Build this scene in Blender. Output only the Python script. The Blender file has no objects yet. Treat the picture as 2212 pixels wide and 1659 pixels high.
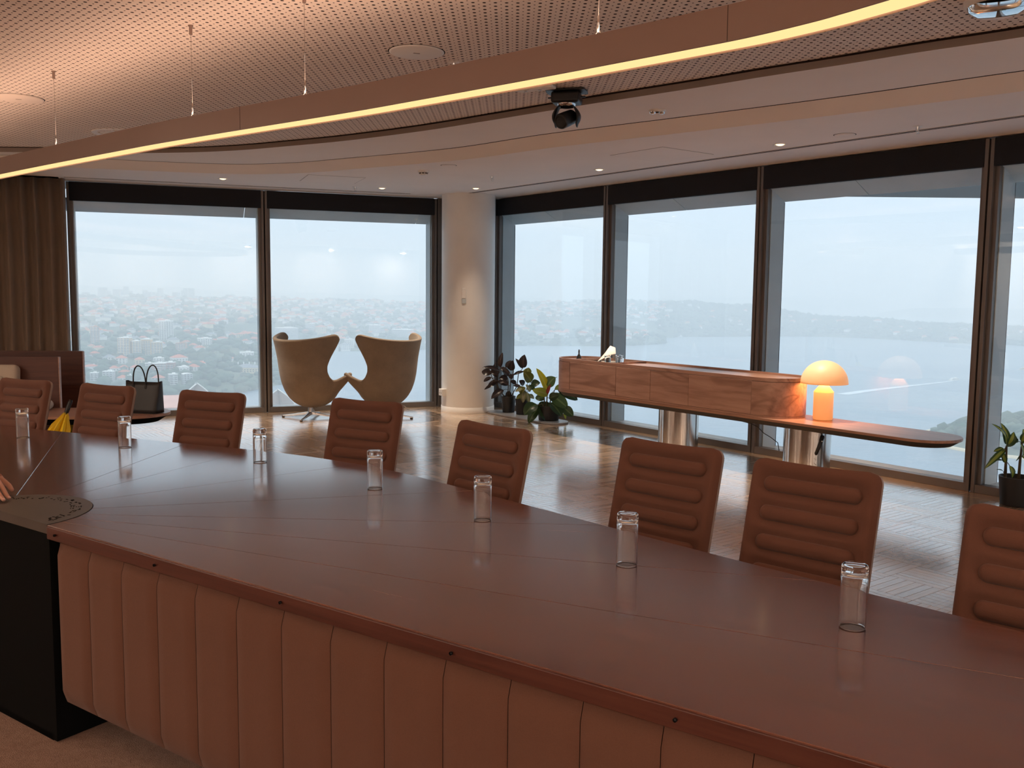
import bpy, bmesh, math, random
import numpy as np
from mathutils import Vector, Matrix, Euler, Quaternion

PI = math.pi
random.seed(7)
rng = np.random.default_rng(11)
scene = bpy.context.scene
COL = scene.collection

# ---------------------------------------------------------------- camera
cam_d = bpy.data.cameras.new('camera')
cam = bpy.data.objects.new('camera', cam_d)
COL.objects.link(cam)
cam_d.sensor_fit = 'HORIZONTAL'
cam_d.sensor_width = 36.0
cam_d.lens = 36.0 * 1991.3 / 2212.0
cam_d.clip_start = 0.05
cam_d.clip_end = 40000
_pitch, _roll = -0.0997428, 0.010233
_f = Vector((0, math.cos(_pitch), math.sin(_pitch)))
_r = Vector((1, 0, 0))
_u = _r.cross(_f)
_c, _s = math.cos(_roll), math.sin(_roll)
_r2 = _c * _r + _s * _u
_u2 = -_s * _r + _c * _u
M = Matrix((_r2, _u2, -_f)).transposed().to_4x4()
M.translation = Vector((0, 0, 1.5))
cam.matrix_world = M
scene.camera = cam

# ---------------------------------------------------------------- sky, exposure
SKY_STRENGTH = 0.87
EXPOSURE = 0.45
scene.view_settings.view_transform = 'Standard'
scene.view_settings.look = 'None'
scene.view_settings.exposure = EXPOSURE
scene.view_settings.gamma = 1.0
scene.view_settings.use_curve_mapping = False
cy = scene.cycles
cy.use_denoising = True
cy.max_bounces = 10
cy.diffuse_bounces = 5
cy.glossy_bounces = 5
cy.transmission_bounces = 10
cy.transparent_max_bounces = 24
cy.volume_bounces = 2
cy.caustics_reflective = False
cy.caustics_refractive = False
cy.sample_clamp_indirect = 6.0

world = bpy.data.worlds.new('overcast_sky')
scene.world = world
world.use_nodes = True
nt = world.node_tree
nt.nodes.clear()
def wn(t, **k):
    n = nt.nodes.new(t)
    for a, b in k.items():
        setattr(n, a, b)
    return n
w_out = wn('ShaderNodeOutputWorld'); w_bg = wn('ShaderNodeBackground')
w_tc = wn('ShaderNodeTexCoord'); w_sep = wn('ShaderNodeSeparateXYZ')
nt.links.new(w_tc.outputs['Generated'], w_sep.inputs[0])
w_ramp = wn('ShaderNodeValToRGB')
el = w_ramp.color_ramp.elements
el[0].position = 0.0; el[0].color = (0.60, 0.74, 0.90, 1)
el[1].position = 1.0; el[1].color = (1.75, 1.9, 2.05, 1)
e = el.new(0.12); e.color = (0.66, 0.80, 0.96, 1)
e = el.new(0.45); e.color = (1.15, 1.30, 1.46, 1)
nt.links.new(w_sep.outputs['Z'], w_ramp.inputs[0])
w_map = wn('ShaderNodeMapping'); w_map.inputs['Scale'].default_value = (1.0, 1.0, 5.5)
nt.links.new(w_tc.outputs['Generated'], w_map.inputs[0])
w_noise = wn('ShaderNodeTexNoise'); w_noise.inputs['Scale'].default_value = 3.2
w_noise.inputs['Detail'].default_value = 7.0; w_noise.inputs['Roughness'].default_value = 0.58
nt.links.new(w_map.outputs[0], w_noise.inputs['Vector'])
w_cr = wn('ShaderNodeValToRGB')
w_cr.color_ramp.elements[0].position = 0.46; w_cr.color_ramp.elements[0].color = (0, 0, 0, 1)
w_cr.color_ramp.elements[1].position = 0.72; w_cr.color_ramp.elements[1].color = (1, 1, 1, 1)
nt.links.new(w_noise.outputs[0], w_cr.inputs[0])
w_mix = wn('ShaderNodeMixRGB'); w_mix.inputs[2].default_value = (0.93, 0.98, 1.0, 1)
nt.links.new(w_cr.outputs[0], w_mix.inputs[0])
nt.links.new(w_ramp.outputs[0], w_mix.inputs[1])
nt.links.new(w_mix.outputs[0], w_bg.inputs['Color'])
w_bg.inputs['Strength'].default_value = SKY_STRENGTH
nt.links.new(w_bg.outputs[0], w_out.inputs['Surface'])

# ---------------------------------------------------------------- unseen fill lamps, added to wash the walls and lift the room
def area_lamp(name, loc, size, power, color, rot=(0, 0, 0), shape='DISK', sy=None):
    d = bpy.data.lights.new(name, 'AREA')
    d.shape = shape; d.size = size
    if sy: d.size_y = sy
    d.energy = power; d.color = color
    o = bpy.data.objects.new(name, d)
    o.location = loc; o.rotation_euler = rot
    COL.objects.link(o)
    return o
WARM = (1.0, 0.80, 0.64)
FILL_POWER = 32.0
for i, (x, y) in enumerate([(-6.1, 4.6), (-6.1, 2.2), (-6.1, -.2), (-4.4, -2.4), (-1.8, -2.4), (.8, -2.4), (3.4, -2.4), (6.0, -2.4), (8.6, -2.4)]):
    area_lamp('fill_lamp', (x, y, 2.66), 0.12, FILL_POWER, WARM)

# ---------------------------------------------------------------- helpers
def empty(name, loc=(0, 0, 0), rz=0.0):
    o = bpy.data.objects.new(name, None)
    o.location = loc; o.rotation_euler = (0, 0, rz)
    o.empty_display_size = 0.1
    COL.objects.link(o)
    return o
def tag(o, label=None, cat=None, group=None, kind=None):
    if label: o['label'] = label
    if cat: o['category'] = cat
    if group: o['group'] = group
    if kind: o['kind'] = kind
    return o

class MB:
    """collects faces; builds one mesh object"""
    def __init__(s):
        s.v = []; s.f = []; s.m = []; s.sm = []
    def add(s, vs, fs, mi=0, smooth=False):
        b = len(s.v)
        s.v += [tuple(v) for v in vs]
        s.f += [tuple(i + b for i in f) for f in fs]
        s.m += [mi] * len(fs); s.sm += [smooth] * len(fs)
        return s
    def box(s, c, d, rz=0.0, mi=0, rot=None):
        x, y, z = d[0] / 2, d[1] / 2, d[2] / 2
        vs = [Vector((a * x, b * y, q * z)) for q in (-1, 1) for b in (-1, 1) for a in (-1, 1)]
        R = rot if rot is not None else Matrix.Rotation(rz, 3, 'Z')
        vs = [R @ v + Vector(c) for v in vs]
        return s.add(vs, [(0, 2, 3, 1), (4, 5, 7, 6), (0, 1, 5, 4), (2, 6, 7, 3), (0, 4, 6, 2), (1, 3, 7, 5)], mi)
    def prism(s, poly, z0, z1, mi=0, smooth=False, poly_top=None):
        n = len(poly); top = poly_top or poly
        vs = [(p[0], p[1], z0) for p in poly] + [(p[0], p[1], z1) for p in top]
        a = sum(poly[i][0] * poly[(i + 1) % n][1] - poly[(i + 1) % n][0] * poly[i][1] for i in range(n))
        if a > 0:
            caps = [tuple(range(n - 1, -1, -1)), tuple(range(n, 2 * n))]
            sides = [(i, (i + 1) % n, n + (i + 1) % n, n + i) for i in range(n)]
        else:
            caps = [tuple(range(n)), tuple(range(2 * n - 1, n - 1, -1))]
            sides = [((i + 1) % n, i, n + i, n + (i + 1) % n) for i in range(n)]
        s.add(vs, caps, mi, False)
        b = len(s.v) - 2 * n
        s.f += [tuple(i + b for i in f) for f in sides]
        s.m += [mi] * n; s.sm += [smooth] * n
        return s
    def lathe(s, prof, seg=24, c=(0, 0, 0), mi=0, smooth=True, rot=None):
        vs = []; fs = []
        R = rot if rot is not None else Matrix.Identity(3)
        n = len(prof)
        idx = []
        for (r, z) in prof:
            if r < 1e-6:
                idx.append([len(vs)] * seg)
                vs.append(R @ Vector((0, 0, z)) + Vector(c))
            else:
                b = len(vs)
                idx.append([b + k for k in range(seg)])
                for k in range(seg):
                    a = 2 * PI * k / seg
                    vs.append(R @ Vector((r * math.cos(a), r * math.sin(a), z)) + Vector(c))
        for i in range(n - 1):
            for k in range(seg):
                q = [idx[i][k], idx[i][(k + 1) % seg], idx[i + 1][(k + 1) % seg], idx[i + 1][k]]
                o = []
                for t in q:
                    if t not in o: o.append(t)
                if len(o) >= 3: fs.append(tuple(o))
        return s.add(vs, fs, mi, smooth)
    def tube(s, pts, r, seg=8, mi=0, caps=True, smooth=True, closed=False):
        pts = [Vector(p) for p in pts]
        n = len(pts)
        rs = r if isinstance(r, (list, tuple)) else [r] * n
        vs = []; fs = []
        up = None
        for i, p in enumerate(pts):
            t = (pts[min(i + 1, n - 1)] - pts[max(i - 1, 0)]).normalized()
            if up is None:
                up = t.orthogonal().normalized()
            else:
                up = (up - t * up.dot(t))
                up = up.normalized() if up.length > 1e-6 else t.orthogonal().normalized()
            w = t.cross(up)
            for k in range(seg):
                a = 2 * PI * k / seg
                vs.append(p + rs[i] * (math.cos(a) * up + math.sin(a) * w))
        for i in range(n - 1):
            for k in range(seg):
                fs.append((i * seg + k, i * seg + (k + 1) % seg, (i + 1) * seg + (k + 1) % seg, (i + 1) * seg + k))
        s.add(vs, fs, mi, smooth)
        if caps:
            b = len(s.v) - len(vs)
            s.f += [tuple(b + k for k in range(seg - 1, -1, -1)), tuple(b + (n - 1) * seg + k for k in range(seg))]
            s.m += [mi] * 2; s.sm += [False] * 2
        return s
    def grid(s, rows, mi=0, smooth=True, flip=False, wrap=False):
        R = len(rows); Cn = len(rows[0])
        vs = [p for r in rows for p in r]
        fs = []
        for i in range(R - 1):
            for j in range(Cn if wrap else Cn - 1):
                j2 = (j + 1) % Cn
                q = (i * Cn + j, i * Cn + j2, (i + 1) * Cn + j2, (i + 1) * Cn + j)
                fs.append(q[::-1] if flip else q)
        return s.add(vs, fs, mi, smooth)
    def mesh(s, name, mats):
        me = bpy.data.meshes.new(name)
        me.from_pydata([tuple(v) for v in s.v], [], s.f)
        for m in (mats if isinstance(mats, (list, tuple)) else [mats]):
            me.materials.append(m)
        me.polygons.foreach_set('material_index', s.m)
        me.polygons.foreach_set('use_smooth', s.sm)
        me.update()
        return me
    def build(s, name, mats, parent=None, loc=None, rz=None, bevel=0, bseg=2, weld=False, recalc=False):
        me = s.mesh(name, mats)
        if weld or recalc:
            bm = bmesh.new(); bm.from_mesh(me)
            if weld: bmesh.ops.remove_doubles(bm, verts=bm.verts, dist=1e-5)
            if recalc: bmesh.ops.recalc_face_normals(bm, faces=bm.faces)
            bm.to_mesh(me); bm.free()
        o = bpy.data.objects.new(name, me)
        COL.objects.link(o)
        if parent: o.parent = parent
        if loc: o.location = loc
        if rz is not None: o.rotation_euler = (0, 0, rz)
        if bevel:
            b = o.modifiers.new('bevel', 'BEVEL')
            b.width = bevel; b.segments = bseg; b.limit_method = 'ANGLE'; b.angle_limit = math.radians(40)
            b.harden_normals = False
        return o
def inst(src, name=None, parent=None, loc=None, rz=None):
    o = bpy.data.objects.new(name or src.name.split('.')[0], src.data if hasattr(src, 'data') else src)
    COL.objects.link(o)
    if parent: o.parent = parent
    if loc: o.location = loc
    if rz is not None: o.rotation_euler = (0, 0, rz)
    return o
def copy_tree(o, parent=None):
    c = o.copy(); COL.objects.link(c)
    if parent is not None: c.parent = parent
    for ch in list(o.children):
        copy_tree(ch, c)
    return c

# ---------------------------------------------------------------- materials
def new_mat(name):
    m = bpy.data.materials.new(name); m.use_nodes = True
    n = m.node_tree
    n.nodes.clear()
    out = n.nodes.new('ShaderNodeOutputMaterial')
    return m, n, out
def principled(n, out, color=(.8, .8, .8), rough=.5, metal=0.0, spec=.5, **kw):
    p = n.nodes.new('ShaderNodeBsdfPrincipled')
    p.inputs['Base Color'].default_value = (*color, 1)
    p.inputs['Roughness'].default_value = rough
    p.inputs['Metallic'].default_value = metal
    p.inputs['Specular IOR Level'].default_value = spec
    for k, v in kw.items():
        p.inputs[k.replace('_', ' ')].default_value = v
    n.links.new(p.outputs[0], out.inputs['Surface'])
    return p
def coords(n, scale=(1, 1, 1), kind='Object', rnd=False):
    tc = n.nodes.new('ShaderNodeTexCoord')
    mp = n.nodes.new('ShaderNodeMapping')
    mp.inputs['Scale'].default_value = scale
    n.links.new(tc.outputs[kind], mp.inputs[0])
    if rnd:
        oi = n.nodes.new('ShaderNodeObjectInfo')
        ml = n.nodes.new('ShaderNodeMath'); ml.operation = 'MULTIPLY'; ml.inputs[1].default_value = 37.0
        n.links.new(oi.outputs['Random'], ml.inputs[0])
        n.links.new(ml.outputs[0], mp.inputs['Location'])
    return mp
def noise(n, vec, scale, detail=4, rough=.55, dist=0.0):
    t = n.nodes.new('ShaderNodeTexNoise')
    t.inputs['Scale'].default_value = scale; t.inputs['Detail'].default_value = detail
    t.inputs['Roughness'].default_value = rough; t.inputs['Distortion'].default_value = dist
    n.links.new(vec.outputs[0], t.inputs['Vector'])
    return t
def ramp(n, fac, stops):
    r = n.nodes.new('ShaderNodeValToRGB')
    e = r.color_ramp.elements
    e[0].position, e[0].color = stops[0][0], (*stops[0][1], 1)
    e[1].position, e[1].color = stops[-1][0], (*stops[-1][1], 1)
    for p, c in stops[1:-1]:
        q = e.new(p); q.color = (*c, 1)
    n.links.new(fac, r.inputs[0])
    return r
def bump(n, p, height, strength=.2, dist=.01):
    b = n.nodes.new('ShaderNodeBump')
    b.inputs['Strength'].default_value = strength; b.inputs['Distance'].default_value = dist
    n.links.new(height, b.inputs['Height'])
    n.links.new(b.outputs[0], p.inputs['Normal'])
    return b
def plain(name, color, rough=.5, metal=0.0, var=.06, nscale=6.0, spec=.5, bmp=0.0, bscale=60, **kw):
    m, n, out = new_mat(name)
    p = principled(n, out, color, rough, metal, spec, **kw)
    mp = coords(n)
    t = noise(n, mp, nscale, 5)
    a = tuple(max(0, c * (1 - var)) for c in color); b = tuple(min(1, c * (1 + var)) for c in color)
    r = ramp(n, t.outputs[0], [(.3, a), (.7, b)])
    n.links.new(r.outputs[0], p.inputs['Base Color'])
    if bmp:
        t2 = noise(n, mp, bscale, 3)
        bump(n, p, t2.outputs[0], bmp, .004)
    return m
def wood(name, dark, mid, light, rough=.35, grain=(1.2, 14, 14), spec=.5, coat=0.0, ring=0.0, rnd=True, bmp=.05):
    m, n, out = new_mat(name)
    p = principled(n, out, mid, rough, 0, spec)
    if coat:
        p.inputs['Coat Weight'].default_value = coat; p.inputs['Coat Roughness'].default_value = .12; p.inputs['Coat IOR'].default_value = 1.65
    mp = coords(n, grain, 'Object', rnd)
    t = noise(n, mp, 2.2, 8, .62, .6)
    r = ramp(n, t.outputs[0], [(.30, dark), (.5, mid), (.72, light)])
    if ring:
        mp2 = coords(n, (grain[0] * .8, grain[1] * .35, grain[2] * .35), 'Object', rnd)
        w = noise(n, mp2, 1.1, 2, .4, .8)
        ml = n.nodes.new('ShaderNodeMath'); ml.operation = 'MULTIPLY'; ml.inputs[1].default_value = 22.0
        n.links.new(w.outputs[0], ml.inputs[0])
        sn = n.nodes.new('ShaderNodeMath'); sn.operation = 'SINE'; n.links.new(ml.outputs[0], sn.inputs[0])
        rr = ramp(n, sn.outputs[0], [(0.0, (1, 1, 1)), (.75, (.93, .9, .88)), (1.0, (.62, .55, .52))])
        mx = n.nodes.new('ShaderNodeMixRGB'); mx.blend_type = 'MULTIPLY'; mx.inputs[0].default_value = ring
        n.links.new(r.outputs[0], mx.inputs[1]); n.links.new(rr.outputs[0], mx.inputs[2])
        n.links.new(mx.outputs[0], p.inputs['Base Color'])
    else:
        n.links.new(r.outputs[0], p.inputs['Base Color'])
    mp3 = coords(n, (grain[0] * 3, grain[1] * 8, grain[2] * 8))
    t3 = noise(n, mp3, 3, 4)
    bump(n, p, t3.outputs[0], bmp, .003)
    rr2 = n.nodes.new('ShaderNodeMapRange')
    rr2.inputs['To Min'].default_value = rough * .85; rr2.inputs['To Max'].default_value = rough * 1.25
    n.links.new(t.outputs[0], rr2.inputs['Value']); n.links.new(rr2.outputs[0], p.inputs['Roughness'])
    return m
def fabric(name, c, rough=.9, scale=420, var=.12, sheen=.2, bmp=.25):
    m, n, out = new_mat(name)
    p = principled(n, out, c, rough, 0, .2)
    p.inputs['Sheen Weight'].default_value = sheen
    mp = coords(n)
    t = noise(n, mp, scale, 2); t2 = noise(n, mp, 7, 4)
    mx = n.nodes.new('ShaderNodeMixRGB'); mx.inputs[0].default_value = .35
    n.links.new(t.outputs[0], mx.inputs[1]); n.links.new(t2.outputs[0], mx.inputs[2])
    r = ramp(n, mx.outputs[0], [(.3, tuple(v * (1 - var) for v in c)), (.7, tuple(min(1, v * (1 + var)) for v in c))])
    n.links.new(r.outputs[0], p.inputs['Base Color'])
    bump(n, p, t.outputs[0], bmp, .002)
    return m
def emitter(name, color, strength):
    m, n, out = new_mat(name)
    e = n.nodes.new('ShaderNodeEmission')
    e.inputs['Color'].default_value = (*color, 1); e.inputs['Strength'].default_value = strength
    n.links.new(e.outputs[0], out.inputs['Surface'])
    return m

mat_table = wood('jarrah_tabletop', (.085, .024, .014), (.135, .040, .023), (.185, .062, .036), .24, (.9, 16, 16), 1.0, 1.0, bmp=.008)
mat_table_edge = wood('jarrah_edge', (.050, .014, .009), (.075, .020, .013), (.10, .030, .018), .35, (1, 10, 30))
mat_walnut = wood('walnut_veneer', (.33, .18, .13), (.47, .275, .205), (.56, .345, .26), .42, (.8, 9, 9), ring=.75)
mat_walnut_top = wood('walnut_top', (.30, .155, .105), (.41, .225, .155), (.49, .285, .205), .33, (.8, 10, 10), ring=.3)
mat_panelwood = wood('dark_screen_wood', (.060, .020, .014), (.088, .030, .020), (.115, .042, .028), .45, (.8, 10, 14))
mat_parquet = None
mat_chair = fabric('tan_upholstery', (.150, .066, .044), .85, 500, .06, .12)
mat_chair_edge = plain('chair_edge_piping', (.30, .20, .15), .6)
mat_panel_fab = fabric('tan_panel_fabric', (.135, .062, .040), .9, 420, .08, .1)
mat_egg = fabric('oatmeal_wool', (.26, .205, .155), .95, 300, .28, .25, .35)
mat_cream = fabric('cream_upholstery', (.50, .42, .34), .9, 350, .08)
mat_white = plain('white_paint', (.84, .81, .77), .55, var=.02)
mat_ceiling = plain('ceiling_paint', (.88, .81, .755), .75, var=.02, nscale=2)
mat_perf = plain('perforated_board', (.84, .745, .68), .8, var=.03, nscale=3)
mat_fascia = plain('shaded_fascia_tone', (.30, .235, .20), .7, var=.03)  # darker than the ceiling: the fascia's shade is put into this colour
mat_darkgap = plain('dark_recess', (.03, .021, .019), .8, spec=.1)
mat_frame = plain('bronze_frame', (.17, .150, .138), .42, .3, var=.05)
mat_fin = plain('grey_fin', (.56, .61, .63), .5, .0, var=.03)
mat_hood = plain('grey_hood_panel', (.62, .66, .66), .6, var=.05, nscale=3)
mat_sill = plain('white_sill', (.75, .78, .80), .5, var=.03)
mat_blind = fabric('charcoal_blind', (.024, .026, .032), .9, 600, .1, 0, .1)
mat_black = plain('black_satin', (.010, .010, .011), .45)
mat_blackm = plain('black_matt', (.005, .005, .005), .8, spec=.05)
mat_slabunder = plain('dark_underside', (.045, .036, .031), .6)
mat_disc = plain('bronze_disc', (.105, .090, .080), .42, .6, var=.08)
mat_steel = plain('brushed_steel', (.62, .58, .55), .16, 1.0, var=.05)
mat_chrome = plain('polished_chrome', (.75, .75, .76), .10, 1.0, var=.03)
mat_alu = plain('satin_aluminium', (.60, .58, .57), .3, 1.0)
mat_pendant = plain('bronze_pendant', (.29, .195, .16), .42, .25, var=.02)
mat_curtain = fabric('taupe_curtain', (.22, .165, .125), .9, 260, .1, .2)
mat_carpet = None
mat_pot = plain('black_pot', (.012, .012, .013), .45, var=.2)
mat_soil = plain('soil', (.03, .02, .014), 1.0, var=.4, nscale=40)
mat_tray = plain('grey_tray', (.33, .33, .34), .4)
mat_stem = plain('plant_stem', (.10, .075, .045), .8, var=.2, nscale=20)
mat_wallwood = wood('wall_wood', (.14, .07, .045), (.20, .105, .07), (.25, .14, .095), .5, (8, 8, .6), rnd=False)
mat_skin = plain('skin', (.58, .30, .21), .5, var=.05, Subsurface_Weight=.1)
mat_nail = plain('nail', (.70, .42, .36), .3)
mat_sleeve = fabric('black_sleeve', (.012, .012, .015), .9, 300)
mat_leather = plain('black_leather', (.012, .012, .013), .42, var=.2, bmp=.15, bscale=300)
mat_yellow = plain('yellow_nylon', (.85, .60, .02), .5, var=.1)
mat_paper = plain('white_paper', (.82, .78, .74), .8, var=.02)
mat_bulb = emitter('downlight_lens', (1.0, .70, .36), 3.0)

def glass_mat(name, tint, ior=1.45, rough=0.0):
    m, n, out = new_mat(name)
    tr = n.nodes.new('ShaderNodeBsdfTransparent'); tr.inputs[0].default_value = (*tint, 1)
    gl = n.nodes.new('ShaderNodeBsdfGlossy'); gl.inputs['Roughness'].default_value = rough
    gl.inputs['Color'].default_value = (.95, .98, 1, 1)
    lw = n.nodes.new('ShaderNodeLayerWeight'); lw.inputs['Blend'].default_value = .5
    pw = n.nodes.new('ShaderNodeMath'); pw.operation = 'POWER'; pw.inputs[1].default_value = 5.0
    n.links.new(lw.outputs['Facing'], pw.inputs[0])
    fr = n.nodes.new('ShaderNodeMapRange'); fr.inputs['To Min'].default_value = .035; fr.inputs['To Max'].default_value = .9
    n.links.new(pw.outputs[0], fr.inputs['Value'])
    mx = n.nodes.new('ShaderNodeMixShader')
    n.links.new(fr.outputs[0], mx.inputs[0]); n.links.new(tr.outputs[0], mx.inputs[1]); n.links.new(gl.outputs[0], mx.inputs[2])
    n.links.new(mx.outputs[0], out.inputs['Surface'])
    return m
mat_pane = glass_mat('window_glass', (.965, .985, .985), 1.5)
def tumbler_mat():
    m, n, out = new_mat('tumbler_glass')
    p = principled(n, out, (1, 1, 1), 0.0, 0, .5)
    p.inputs['Transmission Weight'].default_value = 1.0
    p.inputs['IOR'].default_value = 1.47
    return m
mat_tumbler = tumbler_mat()

def parquet_mat():
    m, n, out = new_mat('oak_parquet')
    p = principled(n, out, (.3, .2, .12), .28, 0, 1.0)
    p.inputs['Coat Weight'].default_value = 1.0; p.inputs['Coat Roughness'].default_value = .16; p.inputs['Coat IOR'].default_value = 1.75
    mp = coords(n, (2.5, 30, 30), 'Object', True)
    t = noise(n, mp, 2.0, 6, .6, .3)
    r = ramp(n, t.outputs[0], [(.3, (.46, .30, .18)), (.55, (.58, .40, .26)), (.75, (.66, .48, .33))])
    g = n.nodes.new('ShaderNodeNewGeometry')
    r2 = ramp(n, g.outputs['Random Per Island'], [(0, (.72, .68, .64)), (.5, (.95, .94, .92)), (1, (1.12, 1.12, 1.12))])
    mx = n.nodes.new('ShaderNodeMixRGB'); mx.blend_type = 'MULTIPLY'; mx.inputs[0].default_value = 1
    n.links.new(r.outputs[0], mx.inputs[1]); n.links.new(r2.outputs[0], mx.inputs[2])
    n.links.new(mx.outputs[0], p.inputs['Base Color'])
    mr = n.nodes.new('ShaderNodeMapRange'); mr.inputs['To Min'].default_value = .20; mr.inputs['To Max'].default_value = .32
    n.links.new(g.outputs['Random Per Island'], mr.inputs['Value']); n.links.new(mr.outputs[0], p.inputs['Roughness'])
    return m
mat_parquet = parquet_mat()
def carpet_mat():
    m, n, out = new_mat('taupe_carpet')
    p = principled(n, out, (.2, .13, .1), 1.0, 0, .1)
    mp = coords(n)
    t = noise(n, mp, 240, 3, .7); t2 = noise(n, mp, 60, 3)
    mx = n.nodes.new('ShaderNodeMixRGB'); mx.inputs[0].default_value = .4
    n.links.new(t.outputs[0], mx.inputs[1]); n.links.new(t2.outputs[0], mx.inputs[2])
    r = ramp(n, mx.outputs[0], [(.3, (.24, .145, .105)), (.7, (.44, .29, .225))])
    n.links.new(r.outputs[0], p.inputs['Base Color'])
    bump(n, p, t.outputs[0], 1.0, .006)
    return m
mat_carpet = carpet_mat()

# ================================================================ ROOM SHELL
aR, dR = 0.6478955, 7.0417
aL, dL = 1.93551, 11.5142
nR = Vector((math.cos(aR), math.sin(aR))); tR = Vector((-nR.y, nR.x))
nL = Vector((math.cos(aL), math.sin(aL))); tL = Vector((-nL.y, nL.x))
def FR(t, o):  return nR * (dR - o) + tR * t
def FL(t, o):  return nL * (dL - o) + tL * t
CORNER = Vector((-.386, 12.178))
eT = Vector((.8195, -.5731)); nT = Vector((.5731, .8195)); D0 = Vector((-1.712, 3.055))   # table frame
def EN(e, n): return D0 + eT * e + nT * n
ZC = 2.68
END_R = FR(-9.0, 0)

ROOM = [CORNER, END_R, Vector((END_R.x, -3.2)), Vector((-7, -3.2)), Vector((-7, 9.65))]
b = MB(); b.prism([(p.x, p.y) for p in ROOM], -.14, -.004)
floor = tag(b.build('floor', mat_darkgap), kind='structure')

# ---- basket weave parquet: one tile object = four blocks of six strips
TILE = .5775
def parquet_mesh(k):
    r = random.Random(k)
    b = MB(); w = TILE / 12; L = TILE / 2
    for bi in (0, 1):
        for bj in (0, 1):
            x0, y0 = -TILE / 2 + bi * L, -TILE / 2 + bj * L
            hor = (bi + bj) % 2 == 0
            for s_ in range(6):
                g = .0008
                if hor: x1, x2, y1, y2 = x0 + g, x0 + L - g, y0 + s_ * w + g, y0 + (s_ + 1) * w - g
                else: x1, x2, y1, y2 = x0 + s_ * w + g, x0 + (s_ + 1) * w - g, y0 + g, y0 + L - g
                tx, ty = r.uniform(-.0006, .0006), r.uniform(-.0006, .0006)
                cx, cy_ = (x1 + x2) / 2, (y1 + y2) / 2
                zz = lambda x, y: (x - cx) * tx + (y - cy_) * ty
                c4 = [(x1, y1), (x2, y1), (x2, y2), (x1, y2)]
                m_ = .0006
                vs = [(x, y, -.004) for x, y in c4] + [(x + (m_ if x < cx else -m_), y + (m_ if y < cy_ else -m_), zz(x, y)) for x, y in c4]
                b.add(vs, [(0, 1, 5, 4), (1, 2, 6, 5), (2, 3, 7, 6), (3, 0, 4, 7), (4, 5, 6, 7)])
    return b.mesh('parquet_tile', mat_parquet)
tiles = [parquet_mesh(k) for k in range(5)]
angR = math.atan2(nR.y, nR.x)
for i in range(0, 26):
    for j in range(-13, 14):
        o = .176 + (i + .5) * TILE
        t = 3.2 + (j + .5) * TILE
        c = FR(t, o)
        rel = c - D0
        if rel.dot(nT) < .1 or c.x < -7.0 or c.x > 10 or c.y < -1.5: continue
        cs = [FR(t + a * TILE / 2, o + q * TILE / 2) for a in (-1, 1) for q in (-1, 1)]
        lim = [dL - .13 - p.dot(nL) for p in cs]
        if max(lim) < 0.02: continue
        if rel.dot(nT) < .5 and rel.dot(eT) < 5.5: continue
        me = tiles[(i * 7 + j * 3) % 5]
        ob = bpy.data.objects.new('parquet_tile', me)
        k = (i + j) % 4
        ob.location = (c.x, c.y, 0); ob.rotation_euler = (0, 0, angR + k * PI / 2)
        if min(lim) < 0:      # cut along the border of the left facade
            me2 = me.copy(); bm = bmesh.new(); bm.from_mesh(me2)
            Rm = Matrix.Rotation(-(angR + k * PI / 2), 3, 'Z')
            nn = Rm @ Vector((nL.x, nL.y, 0)); p0 = Rm @ Vector((nL.x * (dL - .13) - c.x, nL.y * (dL - .13) - c.y, 0))
            bmesh.ops.bisect_plane(bm, geom=bm.verts[:] + bm.edges[:] + bm.faces[:], plane_co=p0, plane_no=nn, clear_outer=True)
            bm.to_mesh(me2); bm.free(); ob.data = me2
        COL.objects.link(ob); ob.parent = floor
for k in range(-1, 8):       # border boards along the facades
    t1 = 7.62412 - 2.08906 * k; t0 = t1 - 2.08906
    q = [FR(t0 + .001, -.02), FR(t1 - .001, -.02), FR(t1 - .001, .173), FR(t0 + .001, .173)]
    MB().prism([(p.x, p.y) for p in q], -.004, 0).build('border_board', mat_parquet, floor)
for t0, t1 in ((3.05, .95), (.948, -1.197), (-1.199, -3.35), (-3.352, -3.98)):
    q = [FL(t0, -.02), FL(t1, -.02), FL(t1, .127), FL(t0, .127)]
    MB().prism([(p.x, p.y) for p in q], -.004, 0).build('border_board', mat_parquet, floor)
q = [EN(-6.5, -8), EN(13, -8), EN(13, .46), EN(-6.5, .46)]
cp = MB(); N_ = 60
bmq = [(-7, -3.2), (11, -3.2)]
pp = [EN(-4.5, .5), Vector((-7, EN(-4.5, .5).y)), Vector((-7, -3.2)), Vector((EN(7.6, .5).x + .3, -3.2)), EN(7.0, .5)]
cp.prism([(p.x, p.y) for p in pp], -.003, .008)
tag(cp.build('floor_2', mat_carpet), kind='structure')

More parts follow.
